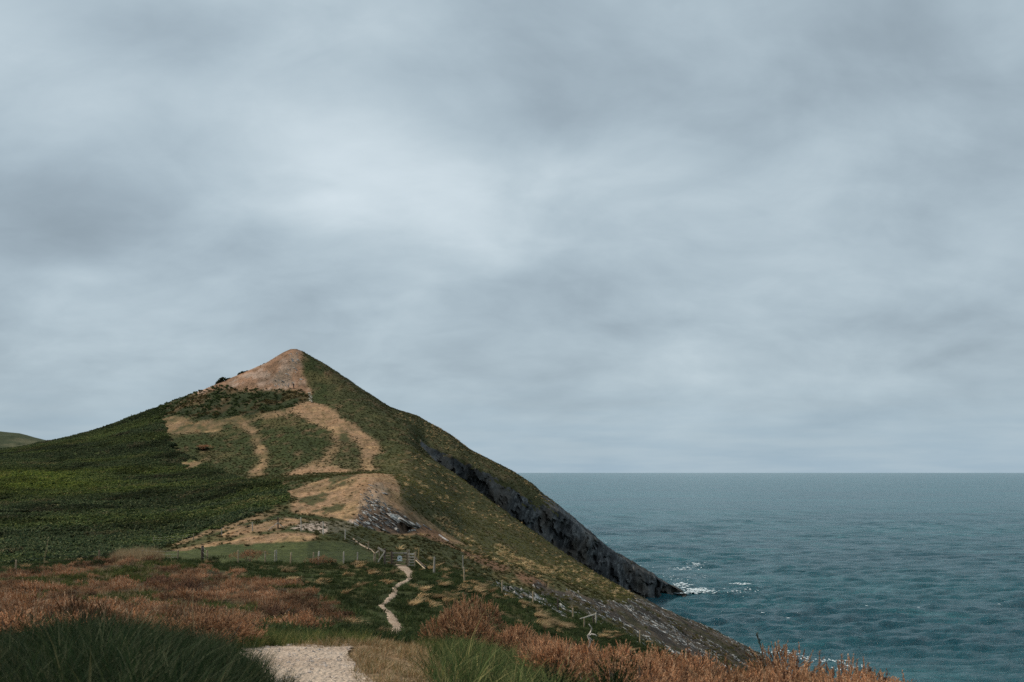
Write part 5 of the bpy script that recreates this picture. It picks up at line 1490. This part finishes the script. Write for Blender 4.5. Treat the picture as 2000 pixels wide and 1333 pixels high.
st('post', gp(751.5, 1104), gp(751.2, 1072), .17, .15, M_DARKWOOD)
st('post', gp(739.5, 1102, .4), gp(739, 1069.5, .4), .10, .10, M_POST)
st('post', gp(732.3, 1101, .3), gp(732, 1080, .3), .10, .10, M_POST)
st('top_rail', gp(737.5, 1070.2, .15), gp(752.4, 1078.0, -.12), .05, .16, M_GREYWOOD)
st('brace', gp(736.8, 1100.5, -.25), gp(751.5, 1078.5, -.16), .10, .08, M_GREYWOOD)
for y in (1080.5, 1086, 1091.5, 1097): st('rail', gp(753, y, .02), gp(764.2, y, .02), .04, .09, M_POST)
st('rail', gp(739, 1077, .3), gp(728, 1084, .5), .06, .08, M_GREYWOOD)
st('rail', gp(732, 1083, .35), gp(722, 1077, 1.2), .06, .08, M_POST)

# ================================================================== PEOPLE ON THE HILL
def mk(name, col): return mat_plain(name, col, 0.85, 0.1, 20, 0.1)


def person(px, py, label, top, legs, sleeve, hair, facing, stride):
    base = hit(px, py)
    me = bpy.data.meshes.new('body')
    J = {'pel': (0, 0, .93), 'wai': (0, 0, 1.08), 'che': (0, .01, 1.30), 'nek': (0, .01, 1.47), 'hd0': (0, .02, 1.56), 'hd1': (0, .03, 1.68),
         'lh': (-.10, 0, .90), 'lk': (-.11, .03 + stride * .12, .49), 'la': (-.11, stride * .16, .08), 'lt': (-.12, stride * .16 + .16, .035),
         'rh': (.10, 0, .90), 'rk': (.11, .03 - stride * .05, .49), 'ra': (.11, -stride * .2, .09), 'rt': (.12, -stride * .2 + .15, .035),
         'ls': (-.19, 0, 1.41), 'le': (-.25, -.03, 1.13), 'lw': (-.24, .10, .90), 'lf': (-.23, .14, .80),
         'rs': (.19, 0, 1.41), 're': (.26, -.03, 1.13), 'rw': (.24, .12, .92), 'rf': (.23, .17, .83)}
    E = [('pel', 'wai'), ('wai', 'che'), ('che', 'nek'), ('nek', 'hd0'), ('hd0', 'hd1'), ('pel', 'lh'), ('lh', 'lk'), ('lk', 'la'), ('la', 'lt'), ('pel', 'rh'), ('rh', 'rk'), ('rk', 'ra'), ('ra', 'rt'), ('che', 'ls'), ('ls', 'le'), ('le', 'lw'), ('lw', 'lf'), ('che', 'rs'), ('rs', 're'), ('re', 'rw'), ('rw', 'rf')]
    Rd = {'pel': .15, 'wai': .135, 'che': .155, 'nek': .06, 'hd0': .085, 'hd1': .095, 'lh': .10, 'rh': .10, 'lk': .065, 'rk': .065, 'la': .045, 'ra': .045, 'lt': .04, 'rt': .04, 'ls': .07, 'rs': .07, 'le': .048, 're': .048, 'lw': .036, 'rw': .036, 'lf': .03, 'rf': .03}
    ks = list(J)
    me.from_pydata([J[k] for k in ks], [(ks.index(a), ks.index(b)) for a, b in E], [])
    o = bpy.data.objects.new('tmp', me); COL.objects.link(o)
    o.modifiers.new('skin', 'SKIN')
    for i, k in enumerate(ks):
        me.skin_vertices[0].data[i].radius = (Rd[k], Rd[k] * (.8 if k in ('pel', 'wai', 'che') else 1)); me.skin_vertices[0].data[i].use_root = (k == 'pel')
    s_ = o.modifiers.new('sub', 'SUBSURF'); s_.levels = s_.render_levels = 2
    dg = bpy.context.evaluated_depsgraph_get()
    bm_ = bpy.data.meshes.new_from_object(o.evaluated_get(dg))
    bpy.data.objects.remove(o)
    bm_.name = 'body'
    bm_.materials.clear()
    skin = mk('skin', (0.45, 0.28, 0.20))
    for m_ in (skin, top, legs, sleeve, mk('shoe', (0.04, 0.03, 0.03))): bm_.materials.append(m_)
    for pl_ in bm_.polygons:
        c = pl_.center
        pl_.use_smooth = True
        arm = abs(c.x) > .2 and c.z > .75
        pl_.material_index = 0 if (c.z > 1.47 or (arm and c.z < .93)) else (3 if arm else (1 if c.z > .95 else (4 if c.z < .1 else 2)))
    t = empty('person', base, facing); tag(t, label, 'person')
    b2 = link('body', bm_, t)
    mb = MB()
    for k in range(5):                     # a cap of hair over the crown and back of the head
        pass
    hm = bmesh.new(); bmesh.ops.create_uvsphere(hm, u_segments=14, v_segments=10, radius=.112)
    bmesh.ops.delete(hm, geom=[v for v in hm.verts if v.co.y > .035 and v.co.z < .05 or v.co.z < -.07], context='VERTS')
    hme = bpy.data.meshes.new('hair'); hm.to_mesh(hme); hm.free(); hme.materials.append(hair)
    ho = link('hair', hme, t); ho.location = (0, .02, 1.66)
    for nm, vv, ff, mt in [('nose', [(-.015, .115, 1.61), (.015, .115, 1.61), (0, .14, 1.605), (0, .112, 1.65)], [(0, 1, 2), (0, 2, 3), (1, 3, 2)], skin)]:
        m3 = bpy.data.meshes.new(nm); m3.from_pydata(vv, [], ff); m3.materials.append(mt); link(nm, m3, t)
    return t


dk = mk('dark_jacket', (0.014, 0.015, 0.022)); wh = mk('pale_shirt', (0.62, 0.62, 0.66)); gy = mk('grey_trousers', (0.12, 0.12, 0.11)); bl_ = mk('fair_hair', (0.35, 0.24, 0.15))
person(564.3, 758.5, 'walker in dark top with pale sleeves, left of the two below the summit', dk, gy, wh, bl_, 1.9, 1.0)
person(573.6, 759.5, 'walker dressed all in black, right of the two standing below the summit', dk, mk('black_trousers', (0.012, 0.012, 0.014)), mk('brown_sleeve', (0.16, 0.09, 0.06)), bl_, 2.8, .6)
